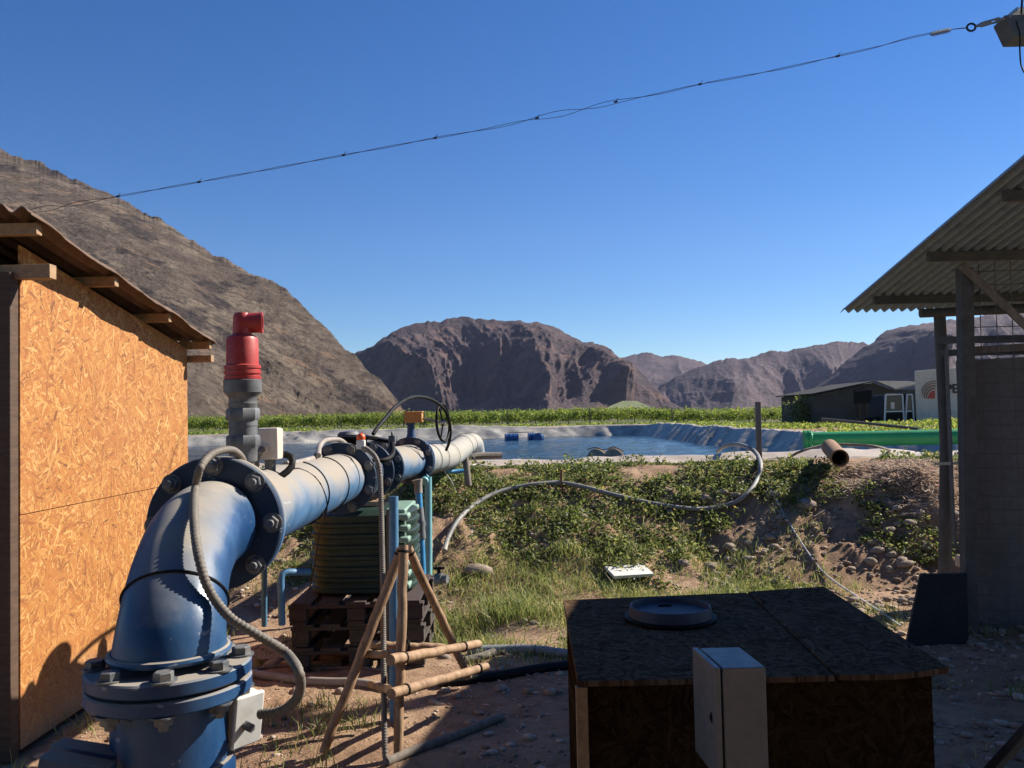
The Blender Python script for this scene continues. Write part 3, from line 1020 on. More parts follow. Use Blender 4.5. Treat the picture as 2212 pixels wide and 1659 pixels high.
for row in range(5):
    for x in np.arange(-30, 23, 1.2):
        p = protos[random.randrange(5)]
        y = VY + 2.4 * (row + 1) + 0.02 * x
        q = p[0][: len(p[0])].copy()
        q[:, 0] += x
        q[:, 1] += y
        q[:, 2] = q[:, 2] * (0.92 + 0.015 * row) + gzs(x, y) + 0.02 * row
        bv.append(q)
        bf.append(p[1] + nb)
        nb += len(q)
ovn = np_mesh('vineyard_foliage', np.concatenate(bv), np.concatenate(bf), M['vine'], smooth=False)
stuff('vineyard_foliage', ovn, 'mass of green vine rows behind the front row of the vineyard', 'vineyard')
M['vpost'] = M['wood_grey']
for i, x in enumerate(np.arange(-24, 21.5, 5.9)):
    y = VY - 0.25 + 0.02 * x
    z = gzs(x, y)
    o = MB().tube([(x, y, z - 0.2), (x + 0.02, y, z + 1.25)], 0.045, 8).build('trellis_post', M['vpost'])
    tag(o, 'thin wooden trellis post in the front row of vines', 'post', 'trellis posts along the vineyard')

# leafy shrub by the dark house
r = np.random.default_rng(77)
sb = Q(1735, 915, 49.2)
sh = thing('shrub', 'round leafy shrub against the left end of the dark house', 'shrub', (sb.x, sb.y, gzs(sb.x, sb.y)))
cc = r.normal(size=(60, 3)) * [0.36, 0.32, 0.32] + [0, 0, 0.72]
lv, lf = leaf_cloud(cc, 0.085, 30, (0.12, 0.12, 0.12), 78, 0, 1.3)
np_mesh('foliage', lv, lf, M['weed'], sh, smooth=False)
BASE[sh.name] = V((0, 0, 0))
MB().tube([(0, 0, -0.1), (0.05, 0, 0.5), (0.0, 0.05, 1.0)], [0.05, 0.035, 0.015], 6).build('trunk', M['vine_wood'], sh)


# ------------------------------------------------------------------ stones
def rock_verts(seed, sub=2):
    import bmesh
    bm = bmesh.new()
    bmesh.ops.create_icosphere(bm, subdivisions=sub, radius=1.0)
    vv = np.array([tuple(p.co) for p in bm.verts])
    ff = np.array([[q.index for q in f.verts] for f in bm.faces])
    bm.free()
    n = fbm(vv[:, 0] * 1.2 + seed * 7, vv[:, 1] * 1.2, vv[:, 2] * 1.2, 3, seed)
    vv = vv * (1 + 0.22 * n)[:, None]
    return vv * [1.0, 0.8, 0.55], ff


rp = [rock_verts(900 + k) for k in range(6)]
rock_src = []
for k in range(6):
    me = bpy.data.meshes.new('stone')
    me.from_pydata(rp[k][0].tolist(), [], rp[k][1].tolist())
    me.shade_smooth()
    me.materials.append(M['stone'])
    rock_src.append(me)


def put_stone(x, y, s, label, group=None, sink=0.42):
    o = bpy.data.objects.new('stone', random.choice(rock_src))
    COL.objects.link(o)
    o.location = (x, y, gzs(x, y) + s * (0.55 - sink) * 0.8)
    o.scale = (s, s, s * random.uniform(0.8, 1.1))
    o.rotation_euler = (random.uniform(-.2, .2), random.uniform(-.2, .2), random.uniform(0, 6.28))
    return tag(o, label, 'stone', group)


def stone_mask(x, y):
    m = np.clip(0.25 + fbm(x * 1.6, y * 1.6, 0, 3, 401), 0, 1)
    return m * sstep(1.0, 2.4, x) * (1 - sstep(8.4, 9.0, y)) * (y > 5.9)


sx_, sy_ = scatter(900, 0.8, 5.2, 6.0, 8.9, stone_mask, 31)
for x, y in list(zip(sx_, sy_))[:140]:
    put_stone(x, y, random.uniform(0.03, 0.075), 'rounded pale stone among the stones at the foot of the bank', 'stones at the foot of the bank')
for x, y in zip(*scatter(60, -3.0, 3.5, 8.2, 9.8, lambda x, y: np.full_like(x, 0.6), 33)):
    put_stone(x, y, random.uniform(0.03, 0.085), 'brown stone half buried in the weedy slope of the bank', 'stones in the bank')
for x, y in zip(*scatter(46, -1.9, 0.2, 4.2, 7.3, lambda x, y: np.where(inside_things(x, y), 0, 0.8), 35)):
    put_stone(x, y, random.uniform(0.02, 0.05), 'small stone lying on the bare earth around the pallets', 'stones around the pallets')
for i, (xd, yd) in enumerate([(895, 1378), (915, 1372), (930, 1385), (950, 1376), (968, 1392), (905, 1392), (985, 1380)]):
    p = G(xd, yd, -0.1)
    put_stone(p.x, p.y, random.uniform(0.045, 0.07), 'grey stone in the heap at the foot of the blue pipes', 'stones at the foot of the blue pipes')
p = G(587, 1432); put_stone(p.x, p.y, 0.07, 'round reddish stone on the earth left of the pallets')
p = Q(1415, 1052, 9.4); put_stone(2.75, 9.15, 0.10, 'large flat pale stone near the top of the bank by the hose')
put_stone(3.0, 8.9, 0.11, 'big dark boulder under the lip of the bank left of the rusty pipe')
put_stone(-0.35, 8.05, 0.13, 'large round stone in the grass under the left end of the hose')

px_, py_ = scatter(21000, -2.6, 5.6, 3.8, 9.6, lambda x, y: np.clip(0.42 + fbm(x * 1.5, y * 1.5, 0, 3, 421), 0, 1) * np.where(inside_things(x, y), 0, 1) * (0.35 + 0.65 * sstep(0.8, 2.4, x)) * (1 - 0.5 * sstep(8.6, 9.6, y)) * (0.75 + 0.25 * sstep(6.2, 7.4, y)), 37)
pv, pf, nb = [], [], 0
sv, sf = rock_verts(990, 1)
pz = gz(px_, py_)
for x, y, z in zip(px_, py_, pz):
    s = 0.008 + 0.032 * random.random() ** 2.5
    a = random.uniform(0, 6.28)
    ca, sa = math.cos(a), math.sin(a)
    q = sv * s * [random.uniform(.8, 1.3), 1, random.uniform(.8, 1.2)]
    pv.append(np.stack([q[:, 0] * ca - q[:, 1] * sa + x, q[:, 0] * sa + q[:, 1] * ca + y, q[:, 2] + z + s * 0.2], -1))
    pf.append(sf + nb)
    nb += len(sv)
t = NT('gravel_stone')
gg = t.n('ShaderNodeNewGeometry')
M['gravel'] = t.fin(t.ramp(gg.outputs['Random Per Island'], [(0, (0.17, 0.12, 0.085)), (0.5, (0.31, 0.23, 0.165)), (1, (0.47, 0.39, 0.31))]), 0.9)
opb = np_mesh('gravel', np.concatenate(pv), np.concatenate(pf), M['gravel'])
stuff('gravel', opb, 'small brown pebbles scattered over the bare earth', 'gravel')
lx, ly = scatter(5200, -2.4, 4.6, 3.6, 8.6, lambda x, y: np.clip(0.35 + fbm(x * 1.9, y * 1.9, 0, 3, 451), 0, 1) * np.where(inside_things(x, y), 0, 1), 41)
lv, lf = leaf_cloud(np.stack([lx, ly, gz(lx, ly) + 0.006], -1), 0.016, 1, (0.01, 0.01, 0.002), 42, 0.85, 3.2)
olt = np_mesh('dry_litter', lv, lf, M['straw'], smooth=False)
stuff('dry_litter', olt, 'dry straw bits and leaves strewn over the bare earth', 'litter')
#PART2

# ------------------------------------------------------------------ plywood shed on the left
XW = -2.43
sh_ = thing('board_shed', 'shed of orange strand board with an overhanging brown sheet roof and timber beam ends', 'shed', (-3.3, 5.3, 0))


def roofz(y):
    return 2.617 - 0.157 * (y - 3.99)


def panel(y0, y1, z0, z1, name='wall_board', x=XW, th=0.011):
    m = MB()
    tops = [(z1(y) if callable(z1) else z1) for y in (y0, y1)]
    m.prism([(x, y0, z0), (x, y1, z0), (x, y1, tops[1]), (x, y0, tops[0])], (-th, 0, 0))
    return m.build(name, M['osb_wall'], sh_, bevel=0.0015)


wt = lambda y: roofz(y) - 0.075
panel(4.235, 6.095, 0.03, 1.165)
panel(4.235, 6.095, 1.169, wt)
panel(6.101, 6.43, 0.03, wt, x=XW - 0.004)
MB().box((XW - 0.06, 4.195, 1.18), (0.11, 0.07, 2.36)).build('corner_post', M['wood_dark'], sh_, bevel=0.004)
MB().box((XW - 0.05, 6.40, 1.05), (0.07, 0.05, 2.1)).build('corner_post', M['wood_dark'], sh_, bevel=0.004)
MB().box((XW - 0.95, 4.19, 1.22), (1.66, 0.03, 2.44)).build('front_wall', M['wood_dark'], sh_, bevel=0.002)
MB().box((XW - 0.95, 6.42, 1.02), (1.68, 0.02, 2.04)).build('rear_wall', M['wood_dark'], sh_)
MB().box((XW - 1.80, 5.3, 1.05), (0.02, 2.2, 2.1)).build('side_wall', M['wood_dark'], sh_)
for y, w_ in ((4.11, .05), (4.92, .05), (5.69, .05), (6.45, .05)):
    z = roofz(y) - 0.036
    MB().box((XW - 0.85, y, z - 0.01), (2.03, w_, 0.055)).build('purlin', M['wood_pine'], sh_, bevel=0.002)
for y, z in ((4.225, 2.365), (6.475, 2.085)):
    MB().box((XW - 0.80, y, z), (1.94, 0.062, 0.07 if y < 5 else 0.05)).build('beam', M['wood_pine'], sh_, bevel=0.002)
# wavy roof sheet, sagging a little between the purlins
nx_, ny_ = 150, 60
xr = np.linspace(XW - 2.0, XW + 0.20, nx_)
yr = np.linspace(3.97, 6.60, ny_)
X2, Y2 = np.meshgrid(xr, yr)
sag = -0.018 * np.abs(np.sin((Y2 - 4.11) * math.pi / 0.78)) * sstep(XW - .2, XW + .165, X2)
Z2 = roofz(Y2) + 0.022 * np.sin(X2 * 2 * math.pi / 0.095 + 1.2) * 0.8 + 0.012 + sag - 0.02 * sstep(XW, XW + .165, X2)
ed = 0.012 * fbm(Y2 * 5, 0, 0, 3, 601) * sstep(XW, XW + .165, X2)
vt = np.stack([X2 + ed, Y2, Z2 + 0.012], -1).reshape(-1, 3)
vb = vt - [0, 0, 0.007]
fg = grid_faces(ny_, nx_)
n0 = len(vt)
loop_ = list(range(nx_)) + [r_ * nx_ + nx_ - 1 for r_ in range(1, ny_)] + [(ny_ - 1) * nx_ + c_ for c_ in range(nx_ - 2, -1, -1)] + [r_ * nx_ for r_ in range(ny_ - 2, 0, -1)]
rim_ = [(loop_[i], loop_[(i + 1) % len(loop_)], loop_[(i + 1) % len(loop_)] + n0, loop_[i] + n0) for i in range(len(loop_))]
mb = MB()
mb.v = [tuple(p) for p in vt] + [tuple(p) for p in vb]
mb.f = [tuple(q) for q in fg] + [tuple(q + n0)[::-1] for q in fg] + rim_
mb.build('roof_sheet', M['roof_brown'], sh_, sharp=50)

# ------------------------------------------------------------------ steel pipeline
RF, RP = 0.20, 0.137
pA, pB, pC, pD, pE = Q(465, 1131, 2.58), Q(736, 1033, 4.82), Q(787, 1019, 5.76), Q(815, 1011, 6.26), Q(887, 995, 7.3)
p0 = Q(367, 1445, 2.04)
pl = thing('water_pipeline', 'long dusty blue steel water pipe with a bolted elbow, flanges and a handwheel valve', 'pipeline', (p0.x, p0.y, 0))
dAB = (pB - pA).normalized()
dDE = (pE - pD).normalized()
solid = MB()


def part(mb, name, mat, parent=pl, **kw):
    if parent is pl:
        solid.add(mb.v, mb.f)
    return mb.build(name, mat, parent, **kw)


# riser, elbow, straight pipes
part(MB().lathe(V((p0.x, p0.y, 0)), (0, 0, 1), [(-0.1, .146), (.795, .146), (.815, .142), (.815, .130), (p0.z - .05, .130)], 48), 'riser', M['blue'])
cA, cB = p0 + V((0, 0, 0.03)), pA - dAB * 0.03
H0, H1 = V((0.004, 0.012, 0.115)), dAB * 0.26
el = []
for k in range(41):
    s_ = k / 40
    el.append(cA * (1 - s_) ** 3 + (cA + H0) * 3 * s_ * (1 - s_) ** 2 + (cB - H1) * 3 * s_ * s_ * (1 - s_) + cB * s_ ** 3)
part(MB().tube(el, [0.128 - 0.008 * math.sin(min(1, k / 18) * math.pi / 2) + 0.010 * max(0, (k - 22) / 18) for k in range(41)], 56), 'elbow', M['blue'])
part(MB().torus(cA + V((0, 0, .012)), (0, 0, 1), 0.130, 0.009, 56), 'weld_bead', M['blue'])
part(MB().tube([pA + dAB * 0.03, pA + dAB * .2, pB - dAB * 0.02], RP, 56), 'straight_pipe', M['pale_blue'])


def bolt(mb, o, axis, r=0.022, h=0.018, stud=0.0):
    axis = V(axis).normalized()
    ph = random.uniform(0, 1)
    mb.lathe(o, axis, [(0, r * 1.35), (0.004, r * 1.35)], 20)
    mb.lathe(o + axis * 0.004, axis, [(0, r), (h * .9, r), (h, r * .86)], 6, ph)
    if stud:
        mb.lathe(o + axis * 0.004, axis, [(h, r * .55), (h + stud, r * .52)], 12)


def flange(c, ax, th=0.03, n=8, ph=0.0, r=RF, heads=1, mat='navy', nut=0.0, rb=None, bmat='bolt_dust'):
    """disc centred on c, its bolts set out on the -ax (heads=-1) or +ax side"""
    ax = V(ax).normalized()
    f_ = part(MB().lathe(c - ax * th / 2, ax, [(0, r - .004), (.004, r), (th - .004, r), (th, r - .004)], 72), 'flange', M[mat])
    a = V((0, 0, 1)) if abs(ax.z) < .9 else V((1, 0, 0))
    nx = (a - ax * a.dot(ax)).normalized()
    ny = ax.cross(nx)
    for k in range(n):
        q = 2 * math.pi * k / n + ph
        m = MB()
        for sd in ((heads,) if heads else ()):
            bolt(m, c + (nx * math.cos(q) + ny * math.sin(q)) * (rb or r * 0.865) + ax * sd * th / 2, ax * sd, stud=nut)
        if m.v:
            m.build('bolt', M[bmat], f_, sharp=30)
    return f_


up = V((0, 0, 1))
# base pair
flange(p0, up, 0.032, 8, 0.30, heads=1, mat='blue', r=.185)
flange(p0 - up * 0.039, up, 0.032, 8, 0.30, heads=-1, mat='blue', nut=0.012, r=.185)
part(MB().lathe(p0 - up * 0.024, up, [(0, .166), (.007, .166)], 48), 'gasket', M['black'])
# pair at the end of the elbow
flange(pA, dAB, 0.03, 8, 0.0, heads=-1, nut=0.016)
flange(pA + dAB * 0.036, dAB, 0.03, 8, 0.0, heads=0, mat='pale_blue')
part(MB().lathe(pA + dAB * 0.014, dAB, [(0, .175), (.008, .175)], 48), 'gasket', M['black'])
# flange before the meter, the meter, flanges after it
flange(pB, dAB, 0.03, 8, 0.39, heads=-1)
dBC = (pC - pB).normalized()
meter = part(MB().lathe(pB + dBC * 0.015, dBC, [(0, .13), (.10, .14), (.16, .165), (.62, .165), (.70, .14), (.92, .13)], 48), 'meter_body', M['navy'])
flange(pB + dBC * 0.20, dBC, 0.026, 0, 0, r=0.185)
flange(pC, dBC, 0.03, 8, 0.39, heads=-1)
part(MB().tube([pC + dBC * .015, pD], RP * .96, 48), 'straight_pipe', M['navy'])
flange(pD, dDE, 0.03, 8, 0.39, heads=-1)
part(MB().tube([pD + dDE * .015, (pD + pE) / 2, pE - dDE * 0.015], RP, 56), 'straight_pipe', M['pale_blue'])
flange(pE, dDE, 0.035, 8, 0.39, heads=-1)
flange(pE + dDE * 0.05, dDE, 0.035, 8, 0.39, heads=0, mat='blue')
# bleached end that climbs over the lip and dips into the pond
endp = spline([pE + dDE * 0.06, Q(935, 990, 8.0), Q(972, 984, 8.7), Q(1000, 966, 9.6), Q(1017, 955, 10.5), Q(1027, 958, 11.2), Q(1032, 975, 11.9), Q(1034, 985, 12.4)], 0.08)
part(MB().tube(endp, [RP * 1.0 - 0.0008 * k for k in range(len(endp))], 40), 'outlet_pipe', M['white_pipe'])
# meter register on top of the body
mc = (pB + pC) / 2 + up * 0.15
reg = part(MB().lathe(mc - up * 0.02, up, [(0, .10), (.05, .10), (.06, .085), (.085, .085)], 32), 'meter_register', M['black'])
MB().lathe(mc + up * 0.065, (0, 0.05, 1), [(0, .15), (.014, .155), (.018, .14)], 32).build('register_lid', M['black'], reg)
MB().lathe(mc + V((-.02, -.03, .085)), up, [(0, .065), (.012, .07), (.03, .055), (.036, .02)], 28).build('dial_cover', M['bolt_dust'], reg)
MB().box(mc + V((.15, .1, .06)), (.20, .16, .02), Matrix.Rotation(.2, 3, 'Y')).build('hinged_flap', M['black'], reg, bevel=.003)
# handwheel valve
vt0 = pE + dDE * 0.03 + up * RF
stem = part(MB().lathe(vt0 - up * .03, up, [(0, .045), (.03, .04), (.06, .032), (.13, .032), (.135, .045), (.15, .045)], 20), 'valve_stem', M['blue'])
gb = V((Q(893, 905, 7.3).x, pE.y + .03, vt0.z + .165))
gear = part(MB().box(gb, (.15, .12, .085)).box(gb + V((.0, 0, .046)), (.165, .135, .010)), 'valve_gearbox', M['yellow'], bevel=.006)
whc = Q(957, 913, 7.25)
wn = V((0.965, -0.26, 0.05)).normalized()
MB().tube([gb + V((.07, 0, -.01)), whc], 0.011, 10).build('drive_shaft', M['bolt_dust'], gear)
hw = part(MB().torus(whc, wn, 0.158, 0.011, 40, 10), 'handwheel', M['black'])
sp_ = MB()
e1 = (up - wn * up.dot(wn)).normalized()
e2 = wn.cross(e1)
for k in range(3):
    q = 2 * math.pi * k / 3 + .5
    sp_.tube([whc, whc + (e1 * math.cos(q) + e2 * math.sin(q)) * .156], .008, 8)
sp_.build('spokes', M['black'], hw)
MB().lathe(whc - wn * .02, wn, [(0, .022), (.045, .02)], 16).build('wheel_hub', M['steel'], hw)
# red air valve on its grey fittings
ax_ = V((Q(525, 900, 2.85).x, 2.85, 0))
zq = lambda yd: Q(525, yd, 2.85).z
zp = pA.z + dAB.z * .27
av = part(MB().lathe((ax_.x, ax_.y, zp), up, [(0.10, .034), (zq(1000) - zp, .034), (zq(996) - zp, .044), (zq(985) - zp, .045), (zq(972) - zp, .045), (zq(970) - zp, .047), (zq(945) - zp, .047),
          (zq(930) - zp, .0455), (zq(921) - zp, .0455), (zq(920) - zp, .047), (zq(905) - zp, .0465), (zq(876) - zp, .046), (zq(875) - zp, .047), (zq(870) - zp, .047), (zq(869) - zp, .045), (zq(860) - zp, .045), (zq(855) - zp, .050), (zq(848) - zp, .0615), (zq(822) - zp, .0625), (zq(820) - zp, .058)], 36), 'air_valve', M['grey_pvc'])
for (ya, yb) in ((966, 940), (908, 882)):
    MB().lathe((ax_.x, ax_.y, zq(ya)), up, [(0, .050), (.006, .0545), (zq(yb) - zq(ya) - .006, .0545), (zq(yb) - zq(ya), .050)], 8, .3).build('union_nut', M['grey_pvc'], av)
zb_ = zq(820)
rd = MB().lathe((ax_.x, ax_.y, zb_), up, [(0, .0595), (.010, .0600), (.011, .056), (.018, .056), (.019, .0600), (.028, .0600), (.029, .056), (.036, .056), (.037, .0595), (.046, .0595),
         (.050, .052), (zq(735) - zb_, .0515), (zq(728) - zb_, .047), (zq(724) - zb_, .036), (zq(722) - zb_, .031), (zq(690) - zb_, .0285), (zq(683) - zb_, .028), (zq(676) - zb_, .022), (zq(675) - zb_, .008)], 40)
rb_ = rd.build('red_body', M['red'], av)
ot = V((ax_.x - .012, ax_.y, zq(697)))
MB().lathe(ot, (1, .20, 0), [(0, .020), (.01, .033), (.070, .034), (.074, .036), (.078, .036), (.078, .027), (.035, .024)], 32).build('outlet', M['red'], av)
# floor brackets at the foot of the riser
part(MB().bar(Q(120, 1622, 1.98), Q(262, 1644, 1.96), .05, .045), 'bracket', M['blue'], bevel=.003)
part(MB().bar(Q(95, 1640, 1.90), Q(240, 1668, 1.90), .05, .03), 'bracket', M['blue'], bevel=.003)
part(MB().lathe((p0.x, p0.y, 0), up, [(-.05, .24), (.04, .24), (.05, .22)], 40), 'foot_plate', M['blue'])
# cable ties strapped round the pipe
for (xd, yd, tl) in ((672, 1050, .10), (716, 1035, .14)):
    pass
for s_ in (0.50, 0.74):
    c_ = pA.lerp(pB, s_)
    part(MB().torus(c_, dAB + V((.06, 0, .05)), RP + .003, .0032, 48, 6), 'cable_tie', M['black'])
    part(MB().box(c_ + V((RP * .80, -.03, -.078)), (.014, .018, .012)), 'tie_lock', M['black'])
ke = min(range(2, 38), key=lambda i_: abs(el[i_].z - 1.165))
c_ = el[ke]
tx = (el[ke + 1] - el[ke - 1]).normalized()
part(MB().torus(c_, tx + V((0, -.02, .15)), .1235, .0035, 56, 6), 'cable_tie', M['black'])
for s_ in (.10, .16, .24, .42, .5):
    k = int(s_ * len(endp))
    part(MB().torus(endp[k], (endp[k + 1] - endp[k]) + V((random.uniform(-.02, .02), 0, random.uniform(-.02, .02))), RP + .004, .0035, 36, 5), 'binding_wire', M['hose'])

BVH = BVHTree.FromPolygons([V(p) for p in solid.v], solid.f)


def S_(x, y, off=0.0, d=None):
    """point in front of the pipeline's surface where (x, y) meets it"""
    k = ray(x, y).normalized()
    hit = BVH.ray_cast(EYE, k)
    if hit[0] is None:
        return Q(x, y, d)
    return hit[0] - k * off


def path(pts):
    return [S_(p[0], p[1], p[2]) if len(p) == 3 and p[2] < 0.2 else Q(*p) for p in pts]


# ------------------------------------------------------------------ conduits, junction boxes, hoses on the pipe
ccp = path([(530, 1012, 2.72), (521, 988, 2.64), (503, 973, 2.56), (478, 973, 2.48), (452, 985, 2.42), (432, 1012, 2.36), (422, 1055, .045), (419, 1110, .05), (423, 1165, .055), (432, 1215, .05),
                 (446, 1262, .035), (466, 1298, .03)])
ccp += [Q(498, 1335, ccp[-1].y - .02), Q(540, 1362, ccp[-1].y - .02), Q(585, 1388, ccp[-1].y), Q(620, 1412, ccp[-1].y + .02), Q(645, 1450, 1.94), Q(648, 1492, 1.98), Q(630, 1522, 2.02), Q(600, 1538, 2.05), Q(560, 1543, 2.07)]
o = ribbed(ccp, 0.0118).build('corrugated_conduit', M['conduit'])
tag(o, 'dusty corrugated conduit draped over the elbow and looping down to the lower white box', 'conduit')
tk = MB()
tie_pts = [S_(285, 1291, .004), S_(300, 1287, .004), S_(340, 1285, .004), S_(400, 1286, .004), S_(445, 1288, .02)]
j = thing('junction_box', 'small white junction box hanging under the bolted base flange of the blue pipe', 'junction box', Q(525, 1590, 1.95))
R = Matrix.Rotation(-0.62, 3, 'Z') @ Matrix.Rotation(0.16, 3, 'Y')
c0 = Q(517, 1545, 2.10)
MB().box(c0, (.045, .075, .118), R).build('box_body', M['box_white'], j, bevel=.006)
MB().box(c0 + R @ V((.030, 0, 0)), (.014, .082, .126), R).build('lid', M['box_white'], j, bevel=.004)
MB().lathe(c0 + R @ V((.036, -.012, -.008)) + V((.004, 0, 0)), R @ V((1, 0, 0)), [(0, .011), (.022, .011), (.024, .009)], 6).build('cable_gland', M['grey_pvc'], j)
MB().lathe(c0 + R @ V((-.0, -.0375, -.03)), R @ V((0, -1, 0)), [(0, .016), (.0015, .015), (.002, .006)], 24).build('knockout', M['box_white'], j)
for a_ in (-.048, .048):
    MB().lathe(c0 + R @ V((.012, -.0375, a_)), R @ V((0, -1, 0)), [(0, .006), (.003, .005)], 10).build('screw', M['black'], j)

fc = Q(583, 958, 3.12)
fs = thing('flow_sensor', 'cream ribbed sensor cap standing on the pipe behind the air valve', 'sensor', (fc.x, fc.y, fc.z - .06))
n_ = 72
m = MB()
prof = [(-.056, .040), (-.052, .0455), (.050, .0455), (.055, .042), (.057, .030)]
vv, ff = [], []
for (tz, r_) in prof:
    for k in range(n_):
        q = 2 * math.pi * k / n_
        rr = r_ * (1 if k % 2 else .975)
        vv.append((fc.x + math.cos(q) * rr, fc.y + math.sin(q) * rr, fc.z + tz))
for i in range(len(prof) - 1):
    for k in range(n_):
        ff.append((i * n_ + k, i * n_ + (k + 1) % n_, (i + 1) * n_ + (k + 1) % n_, (i + 1) * n_ + k))
ff += [tuple(range(n_ - 1, -1, -1)), tuple((len(prof) - 1) * n_ + k for k in range(n_))]
m.add(vv, ff).build('cap', M['cream'], fs, sharp=25)
MB().box(fc + V((.022, -.030, 0)), (.048, .035, .112), Matrix.Rotation(-.25, 3, 'Z')).build('cover_plate', M['cream'], fs, bevel=.003)
MB().lathe(fc + V((-.012, -.038, -.014)), (.1, -1, -.2), [(0, .018), (.012, .018), (.016, .014)], 20).build('gland', M['cream'], fs)
MB().lathe((fc.x, fc.y, pA.z + .12), up, [(0, .02), (.10, .02)], 16).build('neck', M['grey_pvc'], fs)
o = ribbed([fc + V((-.012, -.055, -.017)), fc + V((-.02, -.070, -.03)), fc + V((-.032, -.07, -.065)), fc + V((-.036, -.05, -.12)), fc + V((-.034, -.03, -.16))], .0125).build('corrugated_conduit', M['conduit'])
tag(o, 'short corrugated conduit bending down from the cream sensor cap', 'conduit')
o = MB().tube(spline([fc + V((.03, .03, -.04)), fc + V((.07, .02, -.05)), fc + V((.078, .0, -.085)), fc + V((.05, -.03, -.115)), fc + V((.02, -.05, -.13))]), .0125, 12).build('cable_sleeve', M['black'])
tag(o, 'short black sleeve curling under the cream sensor cap', 'sleeve')
o = MB().tube(spline(path([(617, 1003, .012), (640, 1000, .012), (668, 993, .012), (690, 986, .012)])), .0135, 14).tube(spline(path([(688, 984, 4.05), (690, 966, 4.3), (700, 953, 4.5), (718, 949, 4.7), (736, 951, 4.85), (750, 962, 5.0)])), .0125, 14).build('cable_hose', M['hose_tan'])
tag(o, 'smooth tan hose lying on top of the pipe and hooking over the second flange', 'hose')
# hanging conduit and its connector
kq = Q(780, 960, 4.75)
cn = thing('cable_connector', 'white fitting with an orange cap on top of the second flange', 'connector', kq)
MB().box(kq + V((0, 0, .0)), (.045, .05, .05)).build('fitting', M['box_white'], cn, bevel=.005)
MB().lathe(kq + V((0, 0, .025)), (0, -.1, 1), [(0, .022), (.008, .025), (.022, .023), (.034, .014), (.038, .004)], 20).build('cap', M['orange'], cn)
MB().lathe(kq + V((.015, -.02, -.02)), (.6, -.6, -.4), [(0, .014), (.03, .013)], 12).build('gland', M['grey_pvc'], cn)
o = ribbed(path([(789, 968, 4.7), (800, 976, 4.68), (812, 990, 4.66), (820, 1018, 4.64), (823, 1080, 4.58), (825, 1160, 4.5), (827, 1260, 4.4), (828, 1360, 4.3), (829, 1460, 4.18), (830, 1560, 4.08), (832, 1630, 4.02), (836, 1652, 4.0)]), .0150, .011).build('corrugated_conduit', M['conduit'])
tag(o, 'long corrugated conduit hanging straight down from the second flange to the ground', 'conduit')
o = MB().tube(spline(path([(806, 992, 4.95), (822, 995, 4.95), (840, 990, 5.0), (849, 978, 5.1), (848, 962, 5.2), (846, 955, 5.25)])), .0145, 12).build('conduit_loop', M['black'])
tag(o, 'short dark conduit looping between the meter flanges', 'conduit')
kq = Q(847, 950, 5.25)
o = MB().box(kq, (.04, .04, .05)).torus(kq + V((0, 0, .03)), (1, .3, 0), .018, .005, 16, 6).build('padlock', M['bolt_dust'], bevel=.003)
tag(o, 'small grey padlock on the meter beside the dark conduit loop', 'padlock')
o = MB().tube(spline([Q(806, 938, 5.3), Q(814, 926, 5.35), Q(838, 897, 5.6), Q(856, 877, 5.8), Q(882, 861, 6.1), Q(904, 857, 6.4), Q(929, 862, 6.7), Q(953, 877, 7.0), Q(966, 897, 7.2), Q(973, 930, 7.4), Q(970, 955, 7.5), Q(964, 972, 7.6)]), .013, 12).build('arched_cable', M['black'])
tag(o, 'black cable arching from the meter lid over the valve to the far pipe', 'cable')
o = MB().tube(spline([S_(620, 1018, .004, 3.2), S_(645, 1012, .004, 3.3), S_(680, 1030, .004), S_(700, 1062, .004), S_(706, 1100, .004, 3.8), Q(690, 1150, 4.2), Q(676, 1240, 4.6), Q(645, 1360, 5.0), Q(634, 1400, 5.1)], .05), .0035, 6).build('thin_cable', M['black'])
tag(o, 'thin black cable hanging from the pipe down past the dark tank', 'cable')

# ------------------------------------------------------------------ posts and tubes under the pipe


def upright(name, a, b, r, mat, label, cat, extra=None, n=16, group=None):
    o_ = MB().tube([a, a.lerp(b, .5), b], r, n).build(name, M[mat])
    return tag(o_, label, cat, group)


upright('support_tube', Q(850, 1072, 4.65), Q(852, 1562, 4.58), .026, 'steel_blue', 'blue steel tube standing in front of the tank beside the tripod', 'tube')
upright('support_tube', Q(841, 1100, 4.72), Q(843, 1500, 4.72), .016, 'post_grey', 'thin dark rod added as the shaded side of the blue steel tube', 'rod')  # dark rod added to draw the tube's shaded side
upright('support_tube', Q(571, 1205, 6.4), Q(571, 1352, 6.5), .021, 'steel_blue', 'dull blue tube standing left of the tank behind the first flange', 'tube')
b_ = thing('inlet_tube', 'blue plastic tube with a dark coupling rising beside the tank', 'tube', Q(919, 1392, 6.75))
pts = [Q(904, 1062, 6.9), Q(908, 1130, 6.86), Q(914, 1260, 6.8), Q(920, 1398, 6.75)]
MB().tube(pts, .0275, 20).build('tube', M['pvc_blue'], b_)
cpl = [Q(905.5, 1096, 6.88), Q(906, 1104, 6.88), Q(908, 1124, 6.86), Q(908.3, 1128, 6.86), Q(908.6, 1136, 6.86), Q(909, 1140, 6.85), Q(911, 1164, 6.84)]
MB().tube(cpl, [.032, .035, .035, .041, .041, .035, .034], 20).build('coupling', M['grey_pvc'], b_)
MB().tube([Q(901, 1036, 6.92), Q(903, 1046, 6.92), Q(904, 1066, 6.9)], [.045, .033, .033], 20).build('elbow_fitting', M['hose_tan'], b_)
MB().tube([Q(918, 1330, 6.76), Q(918.5, 1352, 6.76), Q(920, 1398, 6.75)], [.034, .034, .039], 20).build('socket', M['pvc_blue'], b_)
b_ = thing('drain_tube', 'pale teal plastic tube with a grey ball valve standing right of the blue tube', 'tube', Q(926, 1350, 7.1))
